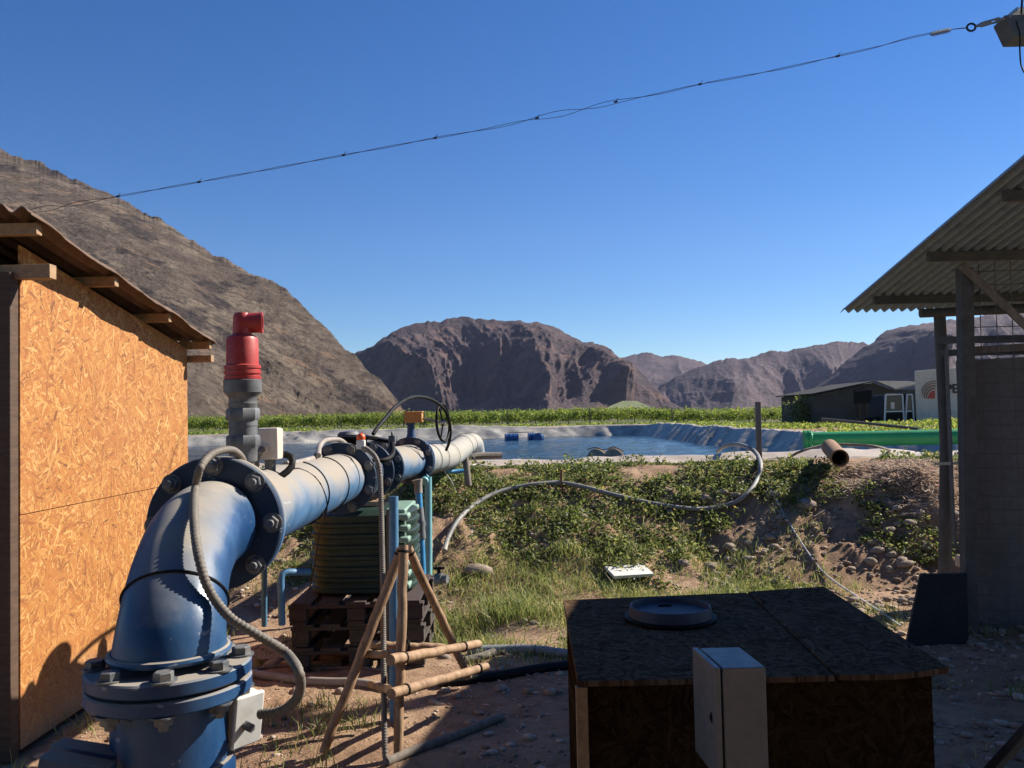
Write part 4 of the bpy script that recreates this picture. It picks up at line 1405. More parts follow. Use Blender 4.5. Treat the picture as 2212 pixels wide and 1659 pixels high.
MB().tube([Q(925, 1030, 7.25), Q(926, 1200, 7.2), Q(925, 1372, 7.0)], .030, 20).build('tube', M['pvc_teal'], b_)
MB().tube([Q(916, 1040, 7.2), Q(920, 1034, 7.25), Q(926, 1030, 7.25)], .034, 16).build('tee', M['pvc_teal'], b_)
a1, a2 = Q(930, 1250, 6.95), Q(967, 1251, 6.9)
MB().tube([a1, a1.lerp(a2, .3), a1.lerp(a2, .31), a1.lerp(a2, .68), a1.lerp(a2, .69), a2], [.030, .030, .045, .045, .034, .034], 20).build('ball_valve', M['grey_pvc'], b_)
hv = a1.lerp(a2, .5)
MB().lathe(hv, up, [(.03, .015), (.075, .015)], 12).box(hv + V((.0, 0, .085)), (.09, .022, .02)).build('valve_handle', M['black'], b_, bevel=.003)
b_ = MB().tube(spline([Q(668, 1236, 5.55), Q(630, 1236, 5.45), Q(614, 1238, 5.42), Q(607, 1250, 5.4), Q(608, 1290, 5.4), Q(609, 1350, 5.4)], .03), .022, 16).build('bent_tube', M['steel_blue'])
tag(b_, 'dull blue tube bending at a right angle left of the dark tank', 'tube')
upright('stub_pipe', Q(496, 1575, 2.35), Q(496, 1672, 2.35), .013, 'rust', 'orange stub of pipe behind the riser and white box', 'pipe')

# ------------------------------------------------------------------ tank on pallets
tc = V((-1.03, 6.0, 0))
tank = thing('ribbed_tank', 'dark green ribbed plastic tank standing on stacked pallets under the pipe', 'tank', (tc.x, tc.y, .44))
prof = [(.44, .24), (.45, .32)]
z = .45
nr_ = 7
for k in range(nr_):
    h_ = .071
    prof += [(z + .012, .346), (z + .018, .356), (z + .040, .358), (z + .048, .342), (z + .066, .342)]
    z += h_
prof += [(z + .02, .345), (z + .045, .30), (z + .055, .12)]
m = MB()
n_ = 64
vv, ff = [], []
for (tz, r_) in prof:
    for k in range(n_):
        q = 2 * math.pi * k / n_
        # rounded square plan
        e = 1.0 / max(1e-6, (abs(math.cos(q)) ** 3.2 + abs(math.sin(q)) ** 3.2) ** (1 / 3.2))
        rr = r_ * e
        vv.append((tc.x + math.cos(q) * rr, tc.y + math.sin(q) * rr, tz))
for i in range(len(prof) - 1):
    for k in range(n_):
        ff.append((i * n_ + k, i * n_ + (k + 1) % n_, (i + 1) * n_ + (k + 1) % n_, (i + 1) * n_ + k))
ff += [tuple(range(n_ - 1, -1, -1)), tuple((len(prof) - 1) * n_ + k for k in range(n_))]
m.add(vv, ff).build('tank_shell', M['tank_green'], tank, sharp=30)
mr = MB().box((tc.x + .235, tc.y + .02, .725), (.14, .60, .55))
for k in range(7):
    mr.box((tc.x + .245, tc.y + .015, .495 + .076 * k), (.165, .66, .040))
mr.build('lit_side', M['tank_lit'], tank, bevel=.012)  # right side of the tank, lit look carried by its paler colour
MB().lathe((tc.x, tc.y, .98), up, [(0, .14), (.03, .14), (.035, .13)], 32).build('lid', M['black'], tank)


def pallet(cx, cy, z0, rot, label, mat, boards=5):
    p_ = thing('pallet', label, 'pallet', (cx, cy, z0), 'stacked pallets under the tank')
    R_ = Matrix.Rotation(rot, 3, 'Z')
    c_ = V((cx, cy, z0))
    d_ = MB()
    for k in range(boards):
        d_.box(c_ + R_ @ V(((k - (boards - 1) / 2) * .86 / boards, 0, .133)), (.86 / boards - .045, .92, .018), R_)
    d_.build('deck', M[mat], p_, bevel=.002)
    d_ = MB()
    for k in (-1, 0, 1):
        d_.box(c_ + R_ @ V((0, k * .41, .113)), (.86, .09, .02), R_)
    d_.build('cross_board', M[mat], p_, bevel=.002)
    for a_ in (-1, 0, 1):
        for b2 in (-1, 0, 1):
            MB().box(c_ + R_ @ V((a_ * .37, b2 * .41, .062)), (.11, .085, .078), R_).build('block', M[mat], p_, bevel=.003)
    d_ = MB()
    for k in (-1, 0, 1):
        d_.box(c_ + R_ @ V((k * .37, 0, .0115)), (.10, .92, .02), R_)
    d_.build('runner', M[mat], p_, bevel=.002)


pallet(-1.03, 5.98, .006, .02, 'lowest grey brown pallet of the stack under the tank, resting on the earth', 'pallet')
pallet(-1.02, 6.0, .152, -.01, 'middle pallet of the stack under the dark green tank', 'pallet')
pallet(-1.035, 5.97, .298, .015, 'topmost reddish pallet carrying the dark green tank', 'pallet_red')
pr = random.Random(3)
for (xd, yd, l_, w_, ro, lab) in ((590, 1425, .20, .10, .4, 'short board end on the earth beside the reddish stone'), (688, 1423, .34, .09, -.25, 'pale board lying in front of the pallets, nearer the tripod'),
                                 (735, 1412, .30, .09, -.1, 'pale board lying in front of the pallets, farther back'), (655, 1440, .30, .08, -.35, 'thin slat lying across the boards in front of the pallets'),
                                 (700, 1438, .22, .07, .15, 'small offcut lying on the stones in front of the pallets')):
    p_ = G(xd, yd)
    o = MB().box((p_.x, p_.y, gzs(p_.x, p_.y) + .022), (l_, w_, .022), Matrix.Rotation(ro, 3, 'Z') @ Matrix.Rotation(.06, 3, 'Y')).build('board', M['wood_pine'], bevel=.002)
    tag(o, lab, 'board', 'boards in front of the pallets')

# ------------------------------------------------------------------ tripod of poles


def pole(a, b, r, seed, wob=.0028):
    r_ = random.Random(seed)
    n2 = 14
    pts_, rs_ = [], []
    for k in range(n2 + 1):
        s2 = k / n2
        p_ = a.lerp(b, s2) + V((r_.uniform(-wob, wob), r_.uniform(-wob, wob), r_.uniform(-wob, wob))) * (1 if 0 < k < n2 else 0)
        pts_.append(p_)
        rs_.append(r * (1.05 - .12 * s2 + r_.uniform(-.05, .05)))
    return MB().tube(spline(pts_, .03), list(np.interp(np.linspace(0, 1, len(spline(pts_, .03))), np.linspace(0, 1, n2 + 1), rs_)), 14)


tp = thing('pole_tripod', 'tripod of peeled wooden poles lashed together with crossbars in front of the tank', 'tripod', G(860, 1600))
tl = [(Q(871, 1178, 4.30), Q(860, 1632, 4.08)), (Q(868, 1186, 4.36), Q(698, 1626, 4.12)), (Q(880, 1182, 4.42), Q(1012, 1462, 5.15))]
for k, (a, b) in enumerate(tl):
    pole(a, b, .0240, 40 + k).build('leg', M['wood_pole'], tp)
bars = [(Q(843, 1426, 4.02), Q(1033, 1391, 4.85)), (Q(845, 1499, 3.98), Q(1050, 1440, 4.78)), (Q(802, 1392, 4.5), Q(960, 1398, 4.6)), (Q(782, 1412, 4.32), Q(842, 1414, 4.15)), (Q(840, 1489, 4.02), Q(800, 1478, 4.3))]
for k, (a, b) in enumerate(bars):
    pole(a, b, .0245 if k < 2 else .019, 60 + k).build('crossbar', M['wood_pole'], tp)
for (a, b, s2) in ((*tl[0], .03), (*tl[1], .03), (*tl[2], .03), (*bars[0], .13), (*bars[0], .80), (*bars[1], .13), (*bars[1], .9), (*tl[0], .53), (*tl[0], .71), (*bars[2], .5)):
    c_ = a.lerp(b, s2)
    d_ = (b - a).normalized()
    turns = [c_ + d_ * (.0028 * (k / 12 - 1.5))  for k in range(37)]
    e1_ = d_.orthogonal().normalized()
    e2_ = d_.cross(e1_)
    MB().tube([p_ + (e1_ * math.cos(k * math.pi / 6) + e2_ * math.sin(k * math.pi / 6)) * .0268 for k, p_ in enumerate(turns)], .003, 6).build('lashing', M['black'], tp)

# poles, pipes and sticks on the ground
def lying(name, pts, r, mat, label, cat, lift=.0, n=12, group=None, step=.04):
    P_ = [G(x, y, r + lift) if d is None else Q(x, y, d) for (x, y, d) in pts]
    P2 = []
    for p_ in spline(P_, step):
        z_ = gzs(p_.x, p_.y) + r * .8 + lift
        P2.append(V((p_.x, p_.y, max(z_, p_.z) if False else z_)))
    zs = np.array([p_.z for p_ in P2])
    kk = np.ones(5) / 5
    zs = np.convolve(np.pad(zs, 2, 'edge'), kk, 'valid')
    P2 = [V((p_.x, p_.y, z_)) for p_, z_ in zip(P2, zs)]
    return tag(MB().tube(P2, r, n).build(name, M[mat]), label, cat, group)


lying('ground_pipe', [(1010, 1404, None), (1120, 1404, None), (1260, 1412, None)], .033, 'pipe_grey', 'grey plastic pipe lying on the grass and running behind the board box', 'pipe')
lying('brown_pipe', [(535, 1456, None), (620, 1465, None), (720, 1473, None), (840, 1484, None)], .026, 'hose_tan', 'brown pipe lying on the earth between the riser and the tripod', 'pipe')
lying('stick', [(545, 1444, None), (640, 1437, None), (740, 1443, None), (850, 1452, None)], .010, 'wood_grey', 'thin curved stick lying behind the brown pipe', 'stick')
lying('dark_pipe', [(950, 1475, None), (1060, 1458, None), (1160, 1442, None), (1250, 1428, None)], .030, 'black', 'dark pipe lying in the shade between the tripod and the board box', 'pipe')
lying('pole', [(835, 1648, None), (960, 1595, None), (1085, 1545, None)], .022, 'wood_grey', 'thin grey pole lying in the shade in front of the tripod', 'pole')
lying('pole_end', [(1005, 1423, None), (1045, 1416, None), (1068, 1410, None)], .028, 'wood_grey', 'stub of a dark pole poking out behind the tripod crossbars', 'pole')
lying('stick', [(835, 1555, None), (865, 1572, None), (838, 1512, None)], .006, 'wood_grey', 'bent twig leaning near the foot of the front tripod leg', 'twig')
o = MB().box(G(2091, 1212, .25), (.16, .14, .10), Matrix.Rotation(.3, 3, 'Z')).build('concrete_block', M['liner_edge'], bevel=.012)
tag(o, 'pale block of stone on the bank between the shed posts', 'block')

# ------------------------------------------------------------------ board box, drum lid, cabinet
ZT = 0.80
kx = lambda x, y: G(x / 1.15732, y / 1.15732, ZT)
FL, BL, BR, FR = kx(1444, 1703), kx(1408, 1500), kx(2060, 1468), kx(2372, 1671)
S1, S0 = kx(1868, 1481), kx(2089, 1689)
bx = thing('board_box', 'large box of shade-darkened strand boards with a two piece top in the shade', 'box', ((FL.x + FR.x) / 2, (FL.y + BL.y) / 2, 0))
dn = V((0, 0, -.018))
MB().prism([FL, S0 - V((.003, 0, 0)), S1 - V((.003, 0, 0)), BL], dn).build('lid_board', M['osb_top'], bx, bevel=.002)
nn = 12
bow = MB()
poly = [S0 + V((.003, 0, .004))]
for k in range(1, nn):
    s2 = k / nn
    poly.append(S0.lerp(FR, s2) + V((0, -.03 * math.sin(math.pi * s2), .004)))
poly += [FR + V((0, 0, .004)), BR + V((0, 0, .004)), S1 + V((.003, 0, .004))]
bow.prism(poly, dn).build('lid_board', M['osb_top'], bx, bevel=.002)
zt2 = ZT - .019
def low(p_, dx, dy, z_): return V((p_.x + dx, p_.y + dy, z_))
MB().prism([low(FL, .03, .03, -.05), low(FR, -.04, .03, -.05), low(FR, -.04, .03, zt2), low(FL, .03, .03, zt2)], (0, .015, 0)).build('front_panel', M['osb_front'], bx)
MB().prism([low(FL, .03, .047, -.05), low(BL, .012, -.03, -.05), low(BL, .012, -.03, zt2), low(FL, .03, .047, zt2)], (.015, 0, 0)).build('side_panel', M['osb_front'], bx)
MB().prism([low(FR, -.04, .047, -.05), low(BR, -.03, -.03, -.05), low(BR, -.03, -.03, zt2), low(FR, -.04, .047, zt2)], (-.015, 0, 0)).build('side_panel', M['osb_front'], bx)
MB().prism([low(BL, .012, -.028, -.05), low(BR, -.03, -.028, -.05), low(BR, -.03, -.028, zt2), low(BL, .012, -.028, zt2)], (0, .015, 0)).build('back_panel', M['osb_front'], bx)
MB().box((FL.x + .012, FL.y + .016, .37), (.035, .028, .82)).build('corner_batten', M['wood_pine'], bx, bevel=.002)
dc = G(1448, 1336, ZT + .005)
dl = thing('drum_lid', 'round faded drum lid with a raised rim lying on the board box', 'lid', dc)
MB().lathe(dc, up, [(0, .172), (.004, .176), (.010, .176), (.012, .168), (.012, .165)], 64).build('flange_rim', M['black'], dl)
MB().lathe(dc + up * .0125, up, [(0, .160), (.030, .156), (.038, .154), (.039, .149), (.036, .146), (.018, .144), (.016, .14), (.016, .02)], 64).build('dish', M['lid'], dl)
MB().box(dc + V((-.005, .09, .032)), (.05, .02, .008)).build('grip', M['black'], dl, bevel=.002)

kd = 2.30
ktl, ktr, kbl = Q(1551, 1441, kd), Q(1654, 1441, kd), Q(1503, 1402, 2.50)
zt3, zb3 = (ktl.z + kbl.z) / 2 + .0, (ktl.z + kbl.z) / 2 - .29
cb = thing('control_cabinet', 'small grey metal control cabinet on a post in front of the board box', 'cabinet', ((ktl.x + ktr.x) / 2, 2.4, 0))
wd_ = ktr.x - ktl.x
cx_ = (ktl.x + ktr.x) / 2
xo = kbl.x - ktl.x
def sk(x, y): return x + xo * (y - kd) / .2
ply = [(ktl.x + .012, kd, zt3), (ktr.x, kd, zt3), (sk(ktr.x, 2.5), 2.5, zt3), (sk(ktl.x + .012, 2.5), 2.5, zt3)]
MB().prism(ply, (0, 0, zb3 - zt3)).build('case', M['cabinet'], cb, bevel=.003)
ply = [(ktl.x - .010, kd - .002, zt3 + .002), (ktl.x + .006, kd - .002, zt3 + .002), (sk(ktl.x + .006, 2.502), 2.502, zt3 + .002), (sk(ktl.x - .010, 2.502), 2.502, zt3 + .002)]
dr = MB().prism(ply, (0, 0, zb3 - zt3 - .004)).build('door', M['cabinet'], cb, bevel=.003)
ply = [(ktl.x + .004, kd + .006, zt3 - .005), (ktl.x + .014, kd + .006, zt3 - .005), (sk(ktl.x + .014, 2.49), 2.49, zt3 - .005), (sk(ktl.x + .004, 2.49), 2.49, zt3 - .005)]
MB().prism(ply, (0, 0, zb3 - zt3 + .01)).build('seal', M['black'], cb)
lk = V((sk(ktl.x - .0105, kd + .035), kd + .035, zt3 - .14))
MB().box(lk, (.004, .012, .026)).lathe(lk, (-1, 0, 0), [(0, .007), (.005, .006)], 16).build('lock', M['black'], dr)
MB().box((cx_ + xo * .4, 2.4, (zb3 - .1) / 2 - .0), (.05, .05, zb3 + .1 - .002)).build('post', M['post_grey'], cb, bevel=.002)

# ------------------------------------------------------------------ shed on the right
rs = thing('roofed_shed', 'open shed with a corrugated grey roof on round posts and wire mesh walls', 'shed', (4.2, 6.2, 0))
YE, ZE, XE = 7.3, Q(1815, 672, 7.3).z, Q(1815, 672, 7.3).x
rz = lambda y: ZE + .198 * (YE - y)
nx_, ny_ = 520, 14
xr = np.linspace(XE, XE + 4.4, nx_)
yr = np.linspace(YE, 3.3, ny_)
X2, Y2 = np.meshgrid(xr, yr)
Z2 = rz(Y2) + .017 * np.sin((X2 - XE) * 2 * math.pi / .076 - 1.2)
vt = np.stack([X2, Y2, Z2 + .006], -1).reshape(-1, 3)
vb = vt - [0, 0, .007]
fg = grid_faces(ny_, nx_)
n0 = len(vt)
loop_ = list(range(nx_)) + [r_ * nx_ + nx_ - 1 for r_ in range(1, ny_)] + [(ny_ - 1) * nx_ + c_ for c_ in range(nx_ - 2, -1, -1)] + [r_ * nx_ for r_ in range(ny_ - 2, 0, -1)]
mb = MB()
mb.v = [tuple(p) for p in vt] + [tuple(p) for p in vb]
mb.f = [tuple(q) for q in fg] + [tuple(q + n0)[::-1] for q in fg] + [(loop_[i], loop_[(i + 1) % len(loop_)], loop_[(i + 1) % len(loop_)] + n0, loop_[i] + n0) for i in range(len(loop_))]
mb.build('roof_sheet', M['roof_grey'], rs, sharp=60)
for (xd, yd) in ((1856, 650), (1976, 556), (2136, 424)):
    # purlin under the sheet at the depth where the roof underside is seen there
    k = ray(xd, yd)
    d_ = (ZE + .198 * YE - .045 - EYE.z) / (k.z / k.y + .198)
    MB().box((XE + .12 + 2.1, d_, rz(d_) - .045), (4.2, .045, .062)).build('purlin', M['post_grey'], rs, bevel=.002)
PY = 7.02
q0, q1 = Q(2030, 690, PY), Q(2037, 1240, PY)
MB().tube([(q0.x, PY, rz(PY) - .10), (q0.x + .01, PY, 1.3), (q1.x, PY, -.1)], [.046, .048, .052], 20).build('post', M['post_grey'], rs)
e_ = Q(1988, 677, 6.98)
MB().tube([e_, e_ + V((1.0, -.05, .02)), e_ + V((3.6, -.1, .04))], [.036, .04, .045], 16).build('eave_pole', M['post_grey'], rs)
P6 = 6.12
q0, q1 = Q(2083, 575, P6), Q(2100, 1500, P6)
MB().bar((q0.x, P6, rz(P6) - .078), (q1.x, P6, -.1), .088, .088).build('post', M['post_grey'], rs, bevel=.004)
x6 = q1.x
MB().bar(Q(2076, 572, P6 - .06), Q(2260, 745, P6 - .1), .022, .055).build('brace', M['wood_grey'], rs, bevel=.002)
for (ya, yb, h_) in ((735, 733, .055), (763, 757, .05)):
    MB().bar(Q(2030, ya, 6.72), Q(2290, yb - 3, 6.02), .035, h_).build('rail', M['post_grey'], rs, bevel=.002)
MB().bar(Q(2020, 1002, 6.85), Q(2086, 1000, 6.3), .02, .022).build('tie_bar', M['steel'], rs)
mw = MB()
a, b = V((Q(2046, 900, 6.95).x, 6.95, 0)), V((x6 - .05, 6.16, 0))
for k in range(11):
    p_ = a.lerp(b, k / 10)
    mw.tube([p_ + V((0, 0, .55)), p_ + V((0, 0, 2.05))], .003, 5)
for k in range(27):
    mw.tube([a + V((0, 0, .55 + .0575 * k)), b + V((0, 0, .55 + .0575 * k))], .003, 5)
mw.build('mesh_panel', M['mesh_wire'], rs)
mw = MB()
a, b = V((x6 + .06, P6 + .01, 0)), V((x6 + 1.7, P6 - .30, 0))
for k in range(17):
    p_ = a.lerp(b, k / 16) + V((random.uniform(-.004, .004), 0, 0))
    mw.tube([p_ + V((0, 0, .02)), p_ + V((.0, 0, 1.4)), p_ + V((.008, 0, 2.62))], .0033, 5)
for k in range(26):
    zz_ = .06 + .1 * k
    mw.tube([a + V((0, 0, zz_)), a.lerp(b, .5) + V((0, -.01, zz_ - .012 + random.uniform(-.005, .005))), b + V((0, 0, zz_))], .0033, 5)
mw.build('mesh_panel', M['mesh_wire'], rs)
MB().prism([a + V((0, .12, -.05)), b + V((.2, .12, -.05)), b + V((.2, .12, 1.98)), a + V((0, .12, 1.93))], (0, .02, 0)).build('wall_sheet', M['wall_grey'], rs)
MB().bar(a + V((0, .10, 2.0)), b + V((.2, .10, 2.05)), .04, .05).build('rail', M['wood_grey'], rs, bevel=.002)
MB().prism([(x6 + .1, 7.0, 2.05), (x6 + 3.2, 7.0, 2.05), (x6 + 3.2, 7.0, 2.42), (x6 + .1, 7.0, 2.42)], (0, .02, 0)).build('mesh_wall_beam', M['wood_dark'], rs) if False else None
MB().bar((x6 + 3.2, 6.9, -.1), (x6 + 3.2, 6.9, rz(6.9) - .08), .09, .09).build('post', M['post_grey'], rs)
MB().bar((x6 + 3.2, 3.6, -.1), (x6 + 3.2, 3.6, rz(3.6) - .08), .09, .09).build('post', M['post_grey'], rs)
o = MB().bar(Q(2140, 1665, 3.2), Q(2240, 1555, 3.0), .05, .03).build('leaning_batten', M['wood_grey'], bevel=.003)
tag(o, 'weathered batten leaning in the shade against the mesh wall of the right shed', 'batten')
ba, bb, bc, bd = Q(1990, 1241, 6.0), Q(2090, 1240, 6.05), Q(2092, 1392, 5.85), Q(1950, 1388, 5.8)
o = MB().prism([ba, bb, bc - V((0, 0, .12)), bd - V((0, 0, .12))], (0.01, .05, 0)).build('black_sheet', M['black_matt'], bevel=.004)
tag(o, 'black slanted sheet leaning against the foot of the shed post', 'sheet')

# ------------------------------------------------------------------ things on the bank
o = MB().lathe(Q(1739, 951, 12.6), (Q(2090, 948, 12.0) - Q(1739, 951, 12.6)), [(0, .125), (3.2, .118)], 32).v
gp = thing('green_pipe', 'thick bright green plastic pipe lying across the edge of the pond', 'pipe', Q(1740, 968, 12.6))
ga, gb_ = Q(1740, 950, 12.6), Q(2330, 938, 12.0)
gd = (gb_ - ga).normalized()
MB().tube([ga, ga.lerp(gb_, .5), gb_], .108, 32).build('barrel', M['pipe_green'], gp)
MB().lathe(ga - gd * .03, gd, [(0, .10), (.002, .135), (.05, .135), (.052, .125), (.06, .125), (.062, .138), (.10, .138), (.12, .115)], 36).build('collar', M['pipe_green'], gp)
ra, rb2 = Q(1814, 990, 9.0), Q(1795, 969, 9.75)
rd_ = (rb2 - ra).normalized()
o = MB().lathe(ra, rd_, [(.5, .078), (.0, .078), (-.002, .086), (0.0, .094), (.02, .092), (.9, .092), (.9, .0)], 32).build('rusty_pipe', M['rust'])
tag(o, 'short rusty steel pipe jutting out of the top of the bank', 'pipe')
o = MB().bar(Q(1637, 868, 10.55), Q(1640, 1000, 10.5), .062, .062).build('wooden_post', M['wood_grey'], bevel=.006)
tag(o, 'square weathered wooden post on the lip of the pond', 'post')
o = MB().tube([Q(1002, 966, 9.2), Q(1007, 1005, 9.15), Q(1012, 1050, 9.1)], [.034, .036, .036], 12).build('wooden_stake', M['wood_grey'])
tag(o, 'short wooden stake driven in beside the bleached end of the pipeline', 'stake')
o = MB().tube([Q(1213, 1014, 9.45), Q(1212, 1050, 9.45)], .016, 8).build('wooden_stake', M['rust'])
tag(o, 'thin rusty stake in the weeds beside the middle of the hose', 'stake')


def ground_hit(x, y):
    k = ray(x, y)
    dd = np.arange(3.5, 11.5, .02)
    X_, Y_, Z_ = k.x / k.y * dd, dd, EYE.z + k.z / k.y * dd
    below = np.nonzero(Z_ <= gz(X_, Y_))[0]
    i = below[0] if len(below) else len(dd) - 1
    return V((X_[i], Y_[i], Z_[i]))


wb = ground_hit(1360, 1256)
o = MB().box(wb + V((0, .05, .085)), (.38, .26, .030), Matrix.Rotation(.25, 3, 'Z') @ Matrix.Rotation(.20, 3, 'X')).build('white_board', M['white'], bevel=.004)
tag(o, 'white board lying flat in the grass at the foot of the bank', 'board')


def onbank(name, pts, r, mat, label, cat, n=12, lift=0.0, step=.04):
    """tube over the bank: where no depth is given it lies on the ground"""
    P_ = []
    for p_ in pts:
        if len(p_) == 3:
            P_.append(Q(*p_))
        else:
            k = ray(*p_)
            lo = None
            dd = np.arange(5.5, 11.5, .02)
            X_, Y_, Z_ = k.x / k.y * dd, dd, EYE.z + k.z / k.y * dd
            below = np.nonzero(Z_ <= gz(X_, Y_) + r * .9 + lift)[0]
            i = below[0] if len(below) else len(dd) - 1
            P_.append(V((X_[i], Y_[i], Z_[i])))
    return tag(MB().tube(spline(P_, step), r, n).build(name, M[mat]), label, cat)


onbank('hose', [(960, 1190), (968, 1162), (985, 1130), (1015, 1098), (1060, 1070), (1110, 1054), (1160, 1046), (1210, 1043), (1260, 1052), (1330, 1070), (1400, 1086), (1470, 1097), (1530, 1099), (1585, 1086),
                (1620, 1060), (1637, 1032), (1643, 1004), (1634, 980, 10.3), (1615, 966, 10.5), (1590, 960, 10.8), (1565, 964, 11.1), (1550, 976, 11.4)], .025, 'hose', 'long grey hose snaking over the weedy bank and curling into the pond', 'hose', 12, .045)
onbank('cord', [(1655, 1036), (1680, 1085), (1712, 1142), (1750, 1200), (1785, 1242), (1850, 1288), (1900, 1320), (1945, 1352)], .008, 'rope', 'pale cord stretched down the stony bank to the right shed', 'cord', 8, .02)
onbank('branch', [(1700, 992), (1730, 975, 10.2), (1780, 962, 10.3), (1840, 960, 10.3), (1900, 966, 10.3), (1935, 978)], .016, 'wood_grey', 'thin bent branch arching over the rusty pipe', 'branch', 8)
onbank('cable', [(958, 1015, 8.7), (975, 1040, 8.8), (985, 1062), (1000, 1085), (1010, 1110), (1020, 1135), (1018, 1160)], .005, 'rope', 'thin pale wire trailing down the bank from the pipeline', 'wire', 6)
o = MB().tube([Q(1775, 905, 22), Q(1860, 913, 21), Q(1990, 927, 19.5)], .035, 8).build('long_pole', M['post_grey'])
tag(o, 'long thin pole lying in the green plants in front of the dark house', 'pole')
bl = thing('blue_tube', 'short pale blue tube tied under the bleached pipe to the wooden stake', 'tube', Q(985, 1017, 9.0))
MB().tube([Q(958, 1014, 8.9), Q(975, 1019, 9.0), Q(1001, 1017, 9.05)], .022, 12).build('tube', M['pvc_blue'], bl)
o = MB().tube([Q(1003, 988, 10.4), Q(1040, 984, 10.6), Q(1082, 984, 10.7)], [.04, .045, .042], 10).build('log', M['wood_grey'])
tag(o, 'grey log lying on the pond lip by the outlet of the pipeline', 'log')
o = onbank('white_tube', [(1020, 1008), (1050, 1001), (1085, 997), (1130, 994)], .022, 'white', 'thin white tube lying along the near lip of the pond', 'tube', 10)
for (pts, lab) in (([(1000, 975, 9.4), (1020, 985, 9.6), (1035, 1002, 9.8), (1060, 1006, 10.0)], 'thin cord hanging from the bleached pipe to the pond lip'),):
    o = MB().tube(spline([Q(*p_) for p_ in pts], .05), .006, 6).build('cord', M['hose'])
    tag(o, lab, 'cord')
# clump of dry straw
r = np.random.default_rng(88)
sc = thing('straw_heap', 'tangled heap of dry straw hanging over the right end of the bank', 'straw heap', (4.35, 9.35, gzs(4.35, 9.35)))
n_ = 9000
u1, u2 = r.normal(0, .27, n_), r.normal(0, 1, n_)
hx = 4.12 + u1 + .10 * u2 * .3
hy = 8.95 + .22 * u2
hx = hx + np.clip(8.85 - hy, 0, 1) * .35
hz2 = gz(hx, hy) + .03 + .11 * np.exp(-((hx - 4.12) / .33) ** 2 - ((hy - 8.95) / .3) ** 2) * r.uniform(.1, 1, n_)
aa = r.uniform(0, 6.28, n_)
L_ = r.uniform(.03, .10, n_)
dv = np.stack([np.cos(aa) * L_, np.sin(aa) * L_ * .6 - .02, r.normal(-.01, .016, n_)], -1)
wv_ = np.cross(dv, r.normal(size=(n_, 3)))
wv_ /= np.linalg.norm(wv_, axis=1)[:, None]
wv_ *= .0035
c_ = np.stack([hx, hy, hz2], -1) - [4.35, 9.35, gzs(4.35, 9.35)]
qv = np.stack([c_ - dv - wv_, c_ - dv + wv_, c_ + dv + wv_, c_ + dv - wv_], 1).reshape(-1, 3)
np_mesh('straw', qv, np.arange(len(qv)).reshape(-1, 4), M['straw'], sc, smooth=False)

# ------------------------------------------------------------------ drums floating in the pond


def drum(c, ax, label, mat, R_=.29, L_=.88, group=None):
    ax = V(ax).normalized()
    d_ = MB().lathe(V(c) - ax * L_ / 2, ax, [(0, R_ - .03), (.0, R_), (.025, R_), (.03, R_ - .008), (L_ * .32, R_ - .008), (L_ * .33, R_ + .008), (L_ * .36, R_ + .008), (L_ * .37, R_ - .008), (L_ * .63, R_ - .008), (L_ * .64, R_ + .008), (L_ * .67, R_ + .008), (L_ * .68, R_ - .008), (L_ - .03, R_ - .008), (L_ - .025, R_), (L_, R_), (L_, R_ - .03)], 32)
    return tag(d_.build('floating_drum', M[mat]), label, 'drum', group)


for (xd, dy, lab) in ((1105, 0, 'blue drum floating at the far side of the pond, lying sideways on its own'), (1149, .2, 'blue drum floating at the far side of the pond, left one of the close pair'), (1164, -.2, 'blue drum floating at the far side of the pond, end on beside the paired drum')):
    p_ = Q(xd, 945, 41 + dy)
    drum((p_.x, p_.y, POND_Z + .10), (1, .15, 0) if xd < 1160 else (.35, 1, 0), lab, 'barrel_blue', .22, .62 if xd < 1120 else .36, 'drums floating at the far side of the pond')
a, b = Q(1098, 929, 41.4), Q(1152, 929, 41.4)
o = MB().bar((a.x, a.y, POND_Z + .36), (b.x, b.y, POND_Z + .36), .3, .035).build('float_plank', M['wood_pine'])
tag(o, 'narrow plank laid across the blue drums at the far side of the pond', 'plank')
for (xd, lab) in ((1290, 'dusty tan drum half sunk near the near lip of the pond, the left one'), (1326, 'dusty tan drum half sunk near the near lip of the pond, the right one')):
    p_ = Q(xd, 985, 22)
    drum((p_.x, 22, POND_Z + .02), (.15, 1, 0), lab, 'barrel_tan', .25, .95, 'tan drums near the near lip')
o = MB().tube(spline([Q(1268, 972, 21.8), Q(1285, 966, 21.8), Q(1306, 972, 21.8), Q(1325, 965, 21.8), Q(1347, 975, 21.8)], .1), .016, 6).build('rope', M['wood_grey'])
tag(o, 'dark rope tied over the two tan drums', 'rope')

